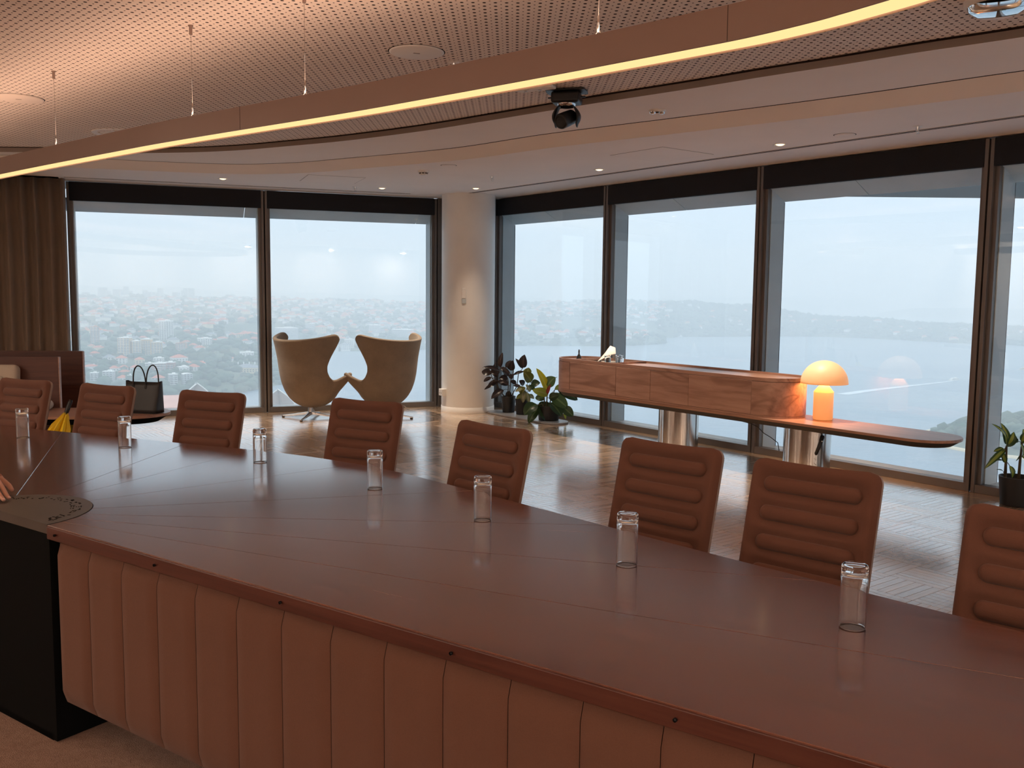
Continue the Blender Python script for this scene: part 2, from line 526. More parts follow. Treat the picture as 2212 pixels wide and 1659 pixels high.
# ---- walls outside the picture
def wall(name, p, q, mat, z1=2.9, th=.12):
    d = (q - p).normalized(); n = Vector((d.y, -d.x))
    pts = [p, q, q + n * th, p + n * th]
    return tag(MB().prism([(v.x, v.y) for v in pts], -.14, z1).build(name, mat), kind='structure')
def window_wall(name, p, q, a, b, idx):
    """wall with a run of tall windows between a and b metres along it"""
    d = (q - p).normalized(); L = (q - p).length; n = Vector((d.y, -d.x)) * .12
    r = tag(empty(name), kind='structure')
    def piece(nm, s0, s1, z0, z1, mat, th=1.0):
        v = [p + d * s0, p + d * s1, p + d * s1 + n * th, p + d * s0 + n * th]
        MB().prism([(k.x, k.y) for k in v], z0, z1).build(nm, mat, r)
    piece('pier', 0, a, -.14, 2.9, mat_white); piece('pier', b, L, -.14, 2.9, mat_white)
    piece('spandrel', a, b, -.14, .07, mat_frame); piece('head', a, b, 2.46, 2.9, mat_white)
    k = int(round((b - a) / 2.1))
    for i in range(k + 1):
        s_ = a + (b - a) * i / k
        piece('mullion', s_ - .035, s_ + .035, .07, 2.46, mat_frame)
        if i < k: piece('pane', s_ + .035, a + (b - a) * (i + 1) / k - .035, .07, 2.46, mat_pane, .06)
wall('wall_left', Vector((-7, -3.2)), Vector((-7, 9.65)), mat_white)
wall('wall_back', Vector((END_R.x, -3.2)), Vector((-7, -3.2)), mat_white)
wall('wall_right', END_R, Vector((END_R.x, -3.2)), mat_white)
wall('wall_far_left', FL(.985, 0), FL(3.15, 0), mat_frame)

# ---- windows
def window(idx, F, t0, t1, ang, flip):
    """bay between mullion centres t0<t1; F maps (t, inward offset) to plan"""
    w = empty('window_%d' % idx); tag(w, kind='structure')
    def bar(name, ta, tb, oa, ob, za, zb, mat, bevel=0):
        q = [F(ta, oa), F(tb, oa), F(tb, ob), F(ta, ob)]
        return MB().prism([(p.x, p.y) for p in q], za, zb).build(name, mat, w, bevel=bevel)
    g = .007
    for (a, s) in ((t0, 1), (t1, -1)):
        bar('frame_stile', a + s * g, a + s * (g + .028), 0, -.065, 0, 2.672, mat_frame, .002)
        bar('sash_stile', a + s * (g + .028), a + s * (g + .06), -.035, -.085, .05, 2.56, mat_frame)
        q0, q1 = a + s * (g + .055), a + s * (g + .067)
        bar('fin', q0, q1, -.085, -.275, .03, 2.50, mat_fin)
        bar('fin_edge', q0, q1, -.2755, -.283, .03, 2.36, mat_darkgap)
    bar('groove', t0 - g, t0 + g, -.03, -.06, 0, 2.672, mat_darkgap)
    bar('bottom_rail', t0 + g + .028, t1 - g - .028, -.004, -.09, 0, .064, mat_frame, .003)
    bar('head_rail', t0 + g + .028, t1 - g - .028, -.05, -.09, 2.47, 2.68, mat_frame)
    bar('pane', t0 + g + .045, t1 - g - .045, -.055, -.062, .05, 2.52, mat_pane)
    bar('sill', t0 + g + .06, t1 - g - .06, -.091, -.30, .035, .052, mat_sill)
    bar('roller_blind', t0 + g + .029, t1 - g - .029, .004, -.048, 2.466, 2.671, mat_blind, .004)
    ta, tb = t0 - .02, t1 + .02
    tm = t1 - .45 * (t1 - t0) if flip else t0 + .1 * (t1 - t0)
    for (u, v) in ((ta, tm - .004), (tm + .004, tb)):
        q = [F(u, -.05), F(v, -.05), F(v, -.28), F(u, -.28)]
        z = [2.479, 2.479, 2.364, 2.364]
        vs = [(p.x, p.y, zz) for p, zz in zip(q, z)] + [(p.x, p.y, zz + .02) for p, zz in zip(q, z)]
        MB().add(vs, [(0, 1, 2, 3), (7, 6, 5, 4), (0, 4, 5, 1), (1, 5, 6, 2), (2, 6, 7, 3), (3, 7, 4, 0)]).build('hood_panel', mat_hood, w)
    return w
wi = 1
for t0, t1 in ((-1.1976, .949), (-3.3516, -1.1976)):
    window(wi, FL, t0, t1, 0, False); wi += 1
for k in range(-1, 8):
    t1 = 7.62412 - 2.08906 * k
    window(wi, FR, t1 - 2.08906, t1, 0, True); wi += 1
# corner closing pieces behind the column, jamb at the curtain
def filler(name, q, z0, z1, mat):
    return tag(MB().prism([(p.x, p.y) for p in q], z0, z1).build(name, mat), kind='structure')
filler('trim_1', [FL(-3.36, -.01), FL(-3.97, -.01), FL(-3.97, -.07), FL(-3.36, -.07)], 0, ZC, mat_frame)
filler('trim_2', [FR(9.722, -.01), FR(9.93, -.01), FR(9.93, -.07), FR(9.722, -.07)], 0, ZC, mat_frame)
filler('trim_3', [FL(.956, .0), FL(.984, 0), FL(.984, -.07), FL(.956, -.07)], 0, ZC, mat_frame)

# ---- ceiling: perforated board, two soffit steps, outer ceiling
def cat(pts, n):
    """resample a polyline smoothly (Catmull-Rom)"""
    P = [Vector(p) for p in pts]
    P = [P[0] * 2 - P[1]] + P + [P[-1] * 2 - P[-2]]
    out = []
    m = len(P) - 3
    for k in range(n):
        u = k / (n - 1) * m; i = min(int(u), m - 1); f = u - i
        a, b_, c, d = P[i:i + 4]
        out.append(.5 * ((2 * b_) + (-a + c) * f + (2 * a - 5 * b_ + 4 * c - d) * f * f + (-a + 3 * b_ - 3 * c + d) * f ** 3))
    return out
perf_pts = [(-7, 8.75), (-5.5, 8.78), (-4.58, 8.78), (-4.0, 8.79), (-3.5, 8.76), (-2.93, 8.66), (-2.48, 8.50), (-2.05, 8.27), (-1.445, 7.92), (-.737, 7.397),
            (-.115, 6.842), (.466, 6.309), (1.043, 5.812), (1.427, 5.459), (1.771, 5.165), (2.074, 4.886), (2.445, 4.586), (3.5, 3.68), (5, 2.4), (7, .7), (9, -1.0), (11.3, -3.0)]
gap_pts = [(-7, 8.97), (-5.5, 9.0), (-4.51, 9.08), (-3.6, 9.36), (-2.83, 9.50), (-2.2, 9.35), (-1.65, 9.03), (-.552, 8.317), (.249, 7.536), (1.217, 6.742),
           (2.077, 6.02), (2.841, 5.299), (4.0, 4.28), (5.5, 2.98), (7.5, 1.28), (9.5, -.42), (11.3, -1.95)]
sub_pts = [(-7, 9.14), (-5.5, 9.17), (-4.55, 9.27), (-3.6, 9.53), (-2.8, 9.68), (-2.13, 9.53), (-1.57, 9.2), (-.46, 8.47), (.35, 7.69), (1.31, 6.90),
           (2.17, 6.17), (2.94, 5.45), (4.1, 4.43), (5.6, 3.13), (7.6, 1.43), (9.6, -.27), (11.3, -1.72)]
NC = 120
PERF = cat(perf_pts, NC); GAP = cat(gap_pts, NC); SUB = cat(sub_pts, NC)
def offset(curve, d):
    out = []
    for i, p in enumerate(curve):
        t = (curve[min(i + 1, len(curve) - 1)] - curve[max(i - 1, 0)]).normalized()
        out.append(p + Vector((-t.y, t.x)) * d)
    return out
PERF2 = offset(PERF, .045)
ceil_root = empty('ceiling'); tag(ceil_root, kind='structure')
z_s1, z_s0 = 2.757, 2.80
def strip(name, A, za, B, zb, mat, smooth=True):
    rows = [[(p.x, p.y, za) for p in A], [(p.x, p.y, zb) for p in B]]
    return MB().grid(rows, smooth=smooth).build(name, mat, ceil_root)
strip('shadow_gap', PERF, z_s0 - .0015, PERF2, z_s0 - .0015, mat_darkgap)
strip('fascia', PERF2, z_s0, PERF2, z_s1, mat_fascia)
GAPa = offset(GAP, -.012)
strip('soffit_board', PERF2, z_s1, GAPa, z_s1, mat_ceiling)
strip('reveal', GAPa, z_s1, GAP, z_s1 + .01, mat_fascia)
strip('soffit_step', GAP, z_s1 - .002, SUB, ZC, mat_ceiling)
outer = [(p.x, p.y) for p in SUB] + [(11.4, -3.2), (END_R.x + .2, END_R.y)] + [tuple(FR(9.94, -.05))] + [tuple(FL(-3.9, -.05)), tuple(FL(.99, -.02)), tuple(FL(.99, .34)), tuple(FL(3.0, .36)), (-7, 9.3)]
bm = bmesh.new()
vv = [bm.verts.new((p[0], p[1], ZC)) for p in outer]
fc = bm.faces.new(vv); bmesh.ops.triangulate(bm, faces=[fc])
me = bpy.data.meshes.new('outer_ceiling'); bm.to_mesh(me); bm.free(); me.materials.append(mat_ceiling)
oc = bpy.data.objects.new('outer_ceiling', me); COL.objects.link(oc); oc.parent = ceil_root
MB().prism([(-7.2, -3.4), (11.7, -3.4), (11.7, 13), (-7.2, 13)], 2.86, 2.95).build('ceiling_slab', mat_fascia, ceil_root)
MB().prism([(-7.2, -3.4), (11.6, -3.4), (11.6, 3.57), (-7.2, 3.57)], z_s0, z_s0 + .01).build('ceiling_board', mat_perf, ceil_root)
MB().prism([(-7.2, 3.5), (6, 3.5), (6, 9.2), (-7.2, 9.2)], 2.816, 2.82).build('acoustic_backing', mat_darkgap, ceil_root)

def perforated():
    p = .0508; R, r = .0088, .0046
    hx = p / 2
    inner = [(R * math.cos(2 * PI * k / 8 + PI / 8), R * math.sin(2 * PI * k / 8 + PI / 8)) for k in range(8)]
    outerp = []
    for (sx, sy) in ((1, 1), (-1, 1), (-1, -1), (1, -1)):
        c = Vector((sx * hx, sy * hx)); d = r * .7071
        tri = [Vector((c.x, c.y - sy * r)), Vector((c.x - sx * d, c.y - sy * d)), Vector((c.x - sx * r, c.y))]
        if sx * sy < 0: tri = tri[::-1]
        outerp += [(q.x, q.y) for q in tri]
    ang = lambda q: math.atan2(q[1], q[0]) % (2 * PI)
    O = sorted(range(12), key=lambda i: ang(outerp[i])); I = sorted(range(8), key=lambda i: ang(inner[i]))
    ev = sorted([(ang(outerp[i]), 0, i) for i in O] + [(ang(inner[i]), 1, i) for i in I])
    co, ci = O[-1], I[-1]
    tris = []
    for a, kind, i in ev:
        if kind == 0: tris.append((co, i, 12 + ci)); co = i
        else: tris.append((co, 12 + i, 12 + ci)); ci = i
    base = np.array(outerp + inner); T = np.array(tris)[:, ::-1]
    cx = np.arange(-6.9, 5.0, p); cyy = np.arange(3.56, 8.95, p)
    X, Y = np.meshgrid(cx, cyy)
    X = X.ravel(); Y = Y.ravel()
    px = np.array([q.x for q in PERF]); py = np.array([q.y for q in PERF])
    lim = np.interp(X, px, py)
    keep = (Y < lim + .09)
    # hidden behind the left of the picture: nothing of the board is needed there
    keep &= (X > -0.62 * Y - .6)
    X = X[keep]; Y = Y[keep]; n = len(X)
    V = np.zeros((n, 20, 3)); V[:, :, 0] = base[None, :, 0] + X[:, None]; V[:, :, 1] = base[None, :, 1] + Y[:, None]; V[:, :, 2] = z_s0
    F = (T[None] + 20 * np.arange(n)[:, None, None]).reshape(-1, 3)
    V = V.reshape(-1, 3)
    me = bpy.data.meshes.new('perforated_board')
    me.vertices.add(len(V)); me.vertices.foreach_set('co', V.ravel())
    me.loops.add(F.size); me.loops.foreach_set('vertex_index', F.ravel().astype(np.int32))
    me.polygons.add(len(F)); me.polygons.foreach_set('loop_start', np.arange(0, F.size, 3, dtype=np.int32))
    me.update(calc_edges=True); me.validate()
    me.materials.append(mat_perf)
    o = bpy.data.objects.new('perforated_board', me); COL.objects.link(o); o.parent = ceil_root
    tag(o, kind='stuff')
perforated()

# ---- column
colm = empty('column', (-.56, 11.60, 0)); tag(colm, kind='structure')
MB().lathe([(.332, .065), (.332, ZC + .01)], 64).build('shaft', mat_white, colm)
MB().lathe([(.336, 0), (.336, .068), (.330, .07)], 64).build('skirting', mat_white, colm)

BUILD=[
('white_tower',-859,2288,52.2,33.4,47.1),
('orange_tower',-931,2055,51.1,18.2,41.8),
('yellow_flats',-788,1873,42.5,23.5,36.2),
('yellow_flats',-770,1881,42.2,18.7,29.5),
('yellow_flats',-759,1911,42.2,20.0,31.9),
('yellow_flats',-741,1918,40.9,21.4,27.0),
('white_house',-782,1784,35.6,20.1,15.8),
('red_house',-754,1774,34.8,18.5,15.7),
('cream_house',-711,1754,32.6,16.5,16.5),
('white_flats',-689,1792,34.1,16.8,10.3),
('brick_flats',-642,1669,24.0,21.8,20.0),
('pale_flats',-672,1700,28.0,13.7,13.3),
('long_white',-660,1820,32.2,28.5,18.1),
('brick_tower',-717,1995,39.7,20.8,22.3),
('white_flats',-607,1694,24.2,18.6,12.0),
('shore_flats',-724,1591,19.2,12.8,13.3),
('shore_flats',-695,1582,17.0,17.3,19.3),
('red_house',-675,1591,17.2,16.6,12.5),
('shore_flats',-664,1595,16.9,6.7,11.7),
('red_shore',-610,1582,13.3,19.0,18.5),
('shore_flats',-588,1591,13.9,14.1,17.8),
('grey_arch',-565,1595,12.9,15.8,19.2),
('red_house',-567,1666,19.7,21.7,10.1),
('red_house',-730,1685,28.4,15.8,9.5),
('red_house',-715,1691,28.3,15.9,10.6),
('red_house',-696,1695,28.2,16.8,10.6),
('brick_flats',-630,1690,25.7,17.7,18.5),
('villa',-518,1795,19.6,48.7,15.0),
('villa2',-599,1727,26.5,18.9,12.6),
('red_row',-885,2883,32.1,42.2,13.5),
('red_row',-701,2445,55.1,58.7,12.8),
('white_flats',-725,2170,48.8,30.6,14.7),
('red_house',-591,1911,30.9,21.9,11.0),
('white_flats',-570,1975,33.6,28.9,11.3),
('white_tower2',75,3731,63.9,46.8,43.1),
('pale_house',4,3428,40.1,22.4,24.1),
('pale_house',43,3408,37.9,25.7,13.7),
('pale_flats',110,3394,35.7,46.0,22.2),
('pale_house',11,3172,14.0,25.5,17.5),
('red_house',71,3275,27.3,26.3,14.8),
('red_house',102,3210,21.0,25.8,16.1),
('pale_house',131,3213,22.7,25.8,17.8),
('pale_flats',-721,2941,26.0,62.0,32.5),
('red_row',-622,2996,36.3,34.6,30.1),
('pale_flats',-676,3083,41.1,31.0,24.8),
('white_flats',-457,3062,35.0,36.9,30.8),
('pale_house',-438,3222,44.0,19.4,22.7),
('pale_flats',-361,3031,28.3,60.9,24.4),
('red_house',-329,3014,26.4,30.3,22.7),
('white_flats',-534,2712,2.5,40.9,16.3),
('pale_house',-496,2727,3.3,27.4,21.9),
('white_flats',-489,2769,9.1,26.4,23.6),
]
RUBBER=[
((-0.148,11.225,0.582),(-0.116,11.171,0.764),0.058,'d'),
((-0.138,11.24,0.574),(-0.021,11.207,0.503),0.048,'d'),
((-0.079,11.208,0.578),(-0.012,11.201,0.668),0.041,'d'),
((-0.018,11.29,0.537),(0.008,11.252,0.664),0.082,'d'),
((0.126,11.275,0.567),(0.039,11.247,0.689),0.037,'d'),
((0.139,11.254,0.576),(0.151,11.228,0.739),0.092,'d'),
((-0.154,11.219,0.542),(-0.363,11.154,0.579),0.048,'d'),
((-0.256,11.223,0.499),(-0.373,11.258,0.522),0.075,'d'),
((-0.155,11.282,0.509),(-0.272,11.307,0.519),0.075,'d'),
((-0.264,11.279,0.494),(-0.189,11.227,0.657),0.02,'d'),
((-0.167,11.232,0.472),(-0.256,11.24,0.511),0.054,'d'),
((-0.253,11.272,0.45),(-0.35,11.299,0.395),0.041,'d'),
((-0.188,11.286,0.384),(-0.34,11.234,0.302),0.037,'d'),
((-0.16,11.26,0.408),(-0.294,11.277,0.356),0.048,'d'),
((-0.051,11.251,0.444),(-0.16,11.226,0.445),0.061,'d'),
((-0.104,11.247,0.299),(-0.253,11.192,0.194),0.075,'d'),
((-0.043,11.292,0.357),(-0.182,11.328,0.394),0.075,'d'),
((-0.017,11.255,0.499),(-0.017,11.243,0.438),0.041,'d'),
((-0.05,11.289,0.282),(-0.014,11.257,0.182),0.061,'d'),
((0.017,11.287,0.483),(0.154,11.321,0.522),0.034,'d'),
((0.052,11.251,0.376),(-0.023,11.246,0.41),0.048,'d'),
((0.148,11.259,0.363),(0.086,11.235,0.419),0.061,'d'),
((0.018,11.217,0.359),(0.121,11.203,0.327),0.041,'d'),
((-0.051,11.28,0.469),(-0.107,11.247,0.56),0.048,'d'),
((-0.01,11.206,0.442),(0.03,11.184,0.506),0.041,'d'),
]
PHILO=[
((0.289,10.539,0.211),(0.142,10.482,0.094),0.121,'g'),
((0.297,10.557,0.163),(0.195,10.536,-0.004),0.083,'g'),
((0.336,10.608,0.236),(0.441,10.553,0.003),0.147,'g'),
((0.444,10.552,0.23),(0.572,10.49,0.078),0.115,'g'),
((0.456,10.573,0.325),(0.643,10.535,0.176),0.115,'m'),
((0.531,10.546,0.381),(0.761,10.59,0.262),0.083,'g'),
((0.598,10.543,0.181),(0.706,10.498,0.085),0.089,'g'),
((0.615,10.599,0.116),(0.628,10.575,0.041),0.026,'l'),
((0.415,10.518,0.331),(0.235,10.483,0.384),0.083,'l'),
((0.405,10.585,0.362),(0.276,10.499,0.633),0.07,'y'),
((0.408,10.535,0.426),(0.496,10.519,0.531),0.109,'m'),
((0.492,10.529,0.389),(0.613,10.525,0.416),0.064,'l'),
((0.402,10.516,0.331),(0.444,10.479,0.451),0.032,'r'),
((0.417,10.598,0.419),(0.528,10.647,0.526),0.012,'l'),
((0.372,10.583,0.375),(0.359,10.614,0.469),0.022,'r'),
((0.429,10.514,0.286),(0.541,10.477,0.33),0.077,'g'),
((0.381,10.605,0.275),(0.271,10.626,0.278),0.07,'g'),
]
OLIVE=[
((0.233,11.073,0.423),(0.137,11.027,0.548),0.101,'o'),
((0.192,11.09,0.502),(0.198,11.109,0.589),0.087,'o'),
((0.233,11.063,0.383),(0.34,11.04,0.414),0.08,'g'),
((0.086,11.076,0.293),(0.166,11.047,0.351),0.074,'o'),
((0.053,11.071,0.211),(0.148,11.109,0.283),0.04,'o'),
((0.147,11.067,0.321),(0.134,11.013,0.171),0.067,'v'),
((0.22,11.044,0.304),(0.165,11.013,0.395),0.04,'v'),
((0.195,11.103,0.257),(0.27,11.094,0.211),0.047,'v'),
((0.181,11.063,0.288),(0.215,11.028,0.171),0.054,'v'),
((0.194,11.119,0.35),(0.282,11.092,0.334),0.06,'g'),
((0.126,11.057,0.342),(0.039,11.027,0.304),0.04,'v'),
]
DRAC=[
((3.569,6.579,0.424),(3.426,6.521,0.598),0.035,'s'),
((3.588,6.608,0.437),(3.518,6.57,0.597),0.044,'s'),
((3.585,6.578,0.442),(3.619,6.577,0.532),0.04,'s'),
((3.571,6.588,0.404),(3.397,6.526,0.27),0.037,'s'),
((3.563,6.582,0.401),(3.485,6.584,0.386),0.031,'s'),
((3.568,6.613,0.373),(3.47,6.606,0.323),0.026,'s'),
((3.573,6.623,0.317),(3.485,6.601,0.32),0.01,'g'),
((3.577,6.588,0.305),(3.537,6.582,0.396),0.031,'s'),
((3.604,6.578,0.285),(3.625,6.573,0.196),0.035,'s'),
((3.686,6.588,0.338),(3.656,6.555,0.455),0.04,'s'),
((3.676,6.616,0.455),(3.63,6.616,0.472),0.026,'g'),
((3.681,6.578,0.461),(3.711,6.562,0.544),0.044,'s'),
((3.695,6.588,0.459),(3.748,6.568,0.445),0.04,'s'),
((3.582,6.587,0.422),(3.658,6.613,0.495),0.04,'g'),
((3.565,6.583,0.234),(3.496,6.556,0.261),0.009,'g'),
((3.702,6.621,0.364),(3.659,6.602,0.313),0.009,'g'),
((3.708,6.624,0.436),(3.705,6.616,0.549),0.04,'s'),
((3.716,6.619,0.418),(3.816,6.631,0.345),0.035,'s'),
((3.708,6.614,0.347),(3.76,6.587,0.285),0.031,'s'),
]
RUB_ST= [[(-0.076,11.25,0.196),(-0.242,11.25,0.442),(-0.264,11.25,0.511)],[(-0.049,11.25,0.196),(-0.044,11.25,0.403),(-0.141,11.25,0.574)],[(-0.035,11.25,0.196),(-0.01,11.25,0.472),(0.016,11.25,0.541)],[(-0.021,11.25,0.197),(0.06,11.25,0.349),(0.078,11.25,0.5),(0.132,11.25,0.573)]]
DRA_ST= [[(3.59,6.6,0.168),(3.588,6.6,0.303),(3.587,6.6,0.42)],[(3.688,6.6,0.169),(3.69,6.6,0.304),(3.695,6.6,0.439)]]
PHI_ST= [[(0.401,10.56,0.119),(0.405,10.56,0.281),(0.409,10.56,0.41)],[(0.381,10.56,0.118),(0.373,10.56,0.281),(0.371,10.56,0.371)],[(0.42,10.56,0.119),(0.444,10.56,0.249),(0.493,10.56,0.379)],[(0.407,10.56,0.119),(0.348,10.56,0.215),(0.303,10.56,0.202)]]
OLI_ST= [[(0.115,11.08,0.177),(0.167,11.08,0.32),(0.233,11.08,0.422)],[(0.115,11.08,0.177),(0.127,11.08,0.286),(0.147,11.08,0.327)],[(0.121,11.08,0.177),(0.181,11.08,0.286),(0.192,11.08,0.49)]]


# ================================================================ CONFERENCE TABLE
tab = empty('conference_table', (D0.x, D0.y, 0), math.atan2(eT.y, eT.x))
tag(tab, 'large red-brown timber conference table with radiating planks and quilted tan front', 'table')
ZT, TH = .74, .042
far_n = [(-4.2, .62), (-3.2, .76), (-1.73, 1.035), (-1.08, 1.165), (-.6, 1.262), (-.3, 1.325), (0, 1.36), (.3, 1.362), (.6, 1.335), (.95, 1.262), (1.42, 1.152), (2.107, .99), (2.949, .816), (4.2, .56), (5.2, .36)]
FAR = [(p.x, p.y) for p in cat(far_n, 160)]
RD = .274
def far_hit(a):
    d = Vector((math.cos(a), math.sin(a)))
    best = None
    for i in range(len(FAR) - 1):
        p, q = Vector(FAR[i]), Vector(FAR[i + 1]); s_ = q - p
        den = d.x * s_.y - d.y * s_.x
        if abs(den) < 1e-9: continue
        u = (p.x * s_.y - p.y * s_.x) / den; v = (p.x * d.y - p.y * d.x) / den
        if u > 0 and -1e-6 <= v <= 1 + 1e-6: best = (d * u, i + v)
    return best
angs = [0, 10.0, 20.4, 32.5, 50, 77, 104, 120.5, 145.5, 160, 170, 180]
for a0, a1 in zip(angs[:-1], angs[1:]):
    r0, r1 = math.radians(a0), math.radians(a1)
    if a0 == 0: h0 = (Vector((5.15, 0)), 159)
    else: h0 = far_hit(r0)
    if a1 == 180: h1 = (Vector((-4.15, 0)), 0)
    else: h1 = far_hit(r1)
    arc = [Vector((RD * math.cos(r0 + (r1 - r0) * k / 6), RD * math.sin(r0 + (r1 - r0) * k / 6))) for k in range(7)]
    lo, hi = h1[1], h0[1]
    mid = [Vector(FAR[i]) for i in range(int(math.ceil(lo + 1e-6)), int(math.floor(hi - 1e-6)) + 1)]
    poly = arc[::-1] + [h0[0]] + mid[::-1] + [h1[0]]
    poly = poly[::-1]
    bis = (r0 + r1) / 2
    if a0 == 0: bis = math.radians(3)
    cR = Matrix.Rotation(-bis, 2)
    P = [cR @ p for p in poly]
    b = MB(); b.prism([(p.x, p.y) for p in P], ZT - TH, ZT)
    o = b.build('tabletop_plank', mat_table, tab, rz=bis, bevel=.0014, bseg=1)
# front edge lipping, bolts
b = MB(); b.prism([(.276, -.004), (5.15, -.004), (5.15, .03), (.276, .03)], ZT - TH - .003, ZT - .004)
b.build('front_edge', mat_table_edge, tab, bevel=.002)
for e_ in (.33, .86, 1.39, 1.94, 2.47, 3.0, 3.53):
    MB().lathe([(0, 0), (.0035, .0005), (.0042, .002), (.0042, .006)], 10, rot=Matrix.Rotation(-PI / 2, 3, 'X') @ Matrix.Rotation(PI, 3, 'X') @ Matrix.Identity(3), c=(e_, -.0045, ZT - .024)).build('bolt', mat_black, tab)
# bronze disc set in the planks with its ring of slots
arc = [(RD - .002) * Vector((math.cos(PI * k / 40), math.sin(PI * k / 40))) for k in range(41)]
MB().prism([(p.x, p.y) for p in arc], ZT - .03, ZT + .0015).build('disc', mat_disc, tab)
rr_ = random.Random(3)
sl = MB()
for k in range(95):
    a = rr_.uniform(.12, PI - .1); q = rr_.choice([.205, .213, .221, .229, .236]); 
    c = Vector((q * math.cos(a), q * math.sin(a)))
    sl.box((c.x, c.y, ZT + .0018), (rr_.uniform(.004, .011), .0035, .0008), rr_.choice([0, PI / 2, .6]) + a)
tag(sl.build('disc_slots', mat_blackm, tab), kind='stuff')
# black pedestal below the disc
b = MB(); b.box((0, .105, .36), (.545, .20, .70)); b.build('pedestal', mat_blackm, tab)
b = MB(); b.box((0, .13, .015), (.50, .25, .03)); b.build('pedestal_foot', mat_blackm, tab)
b = MB(); b.prism([(.29, .03), (5.1, .03), (5.1, .40), (.29, .62)], .16, ZT - TH - .001); b.build('carcass', mat_black, tab)
# quilted modesty panel: one upholstered channel per strip
def channel(w, z0, z1, lend=False):
    rows = []
    nz, nx = 12, 8
    for i in range(nz + 1):
        v = i / nz; z = z0 + (z1 - z0) * v
        ev = min(1, min(v, 1 - v) * nz * .9) ** .5
        row = []
        for j in range(nx + 1):
            u = j / nx
            d = min(u, 1 - u) * 2
            eu = 1 - (1 - min(1, d * 3.2)) ** 2.2
            x = .0008 + (w - .0016) * u
            row.append((x, .030 - .024 * (.45 * ev + .55) * (eu * .42 + .58) * (ev ** .6 if (i in (0, nz)) else 1), z))
        rows.append(row)
    return MB().grid(rows)
cw = .1778
chm = channel(cw, .145, ZT - TH - .012).mesh('upholstered_channel', mat_panel_fab)
for k in range(27):
    x = .298 + k * cw
    o = bpy.data.objects.new('upholstered_channel', chm); COL.objects.link(o); o.parent = tab; o.location = (x, 0, 0)

# ================================================================ CONFERENCE CHAIRS
CW, CH = .452, .55        # back width, back length along its slope
TILT = math.radians(14)
PILLS = (.085, .186, .287, .388)
PL, PR = .172, .0265
def back_rows(front=True):
    rows = []
    ns, nx = 66, 44
    for i in range(ns + 1):
        s = CH * i / ns
        hw = CW / 2
        rc = .042
        if s < rc: hw = CW / 2 - rc + math.sqrt(max(0, rc * rc - (rc - s) ** 2))
        row = []
        for j in range(nx + 1):
            u = -1 + 2 * j / nx
            x = hw * u
            xe = hw - abs(x)
            # edge rounding
            e_ = min(xe, s + .002, .03) / .03
            y = .024 * (1 - math.sqrt(max(0, 1 - (1 - e_) ** 2)))
            for c in PILLS:
                dx = max(0, abs(x) - (PL - PR)); dd = math.hypot(dx, s - c) - PR
                y += .017 * math.exp(-(max(0, dd + .002) / .021) ** 1.6)
            sag = .009 * (1 - (2 * x / CW) ** 2) * max(0, 1 - s / .5)
            row.append((x, y, s + sag))
        rows.append(row)
    return rows
def slope(x, y, s, zt=.94):
    # back plane: top at (y=0, z=zt), leaning back from bottom
    return (x, y * math.cos(TILT) - s * math.sin(TILT), zt - s * math.cos(TILT) - y * math.sin(TILT))
YB = .27
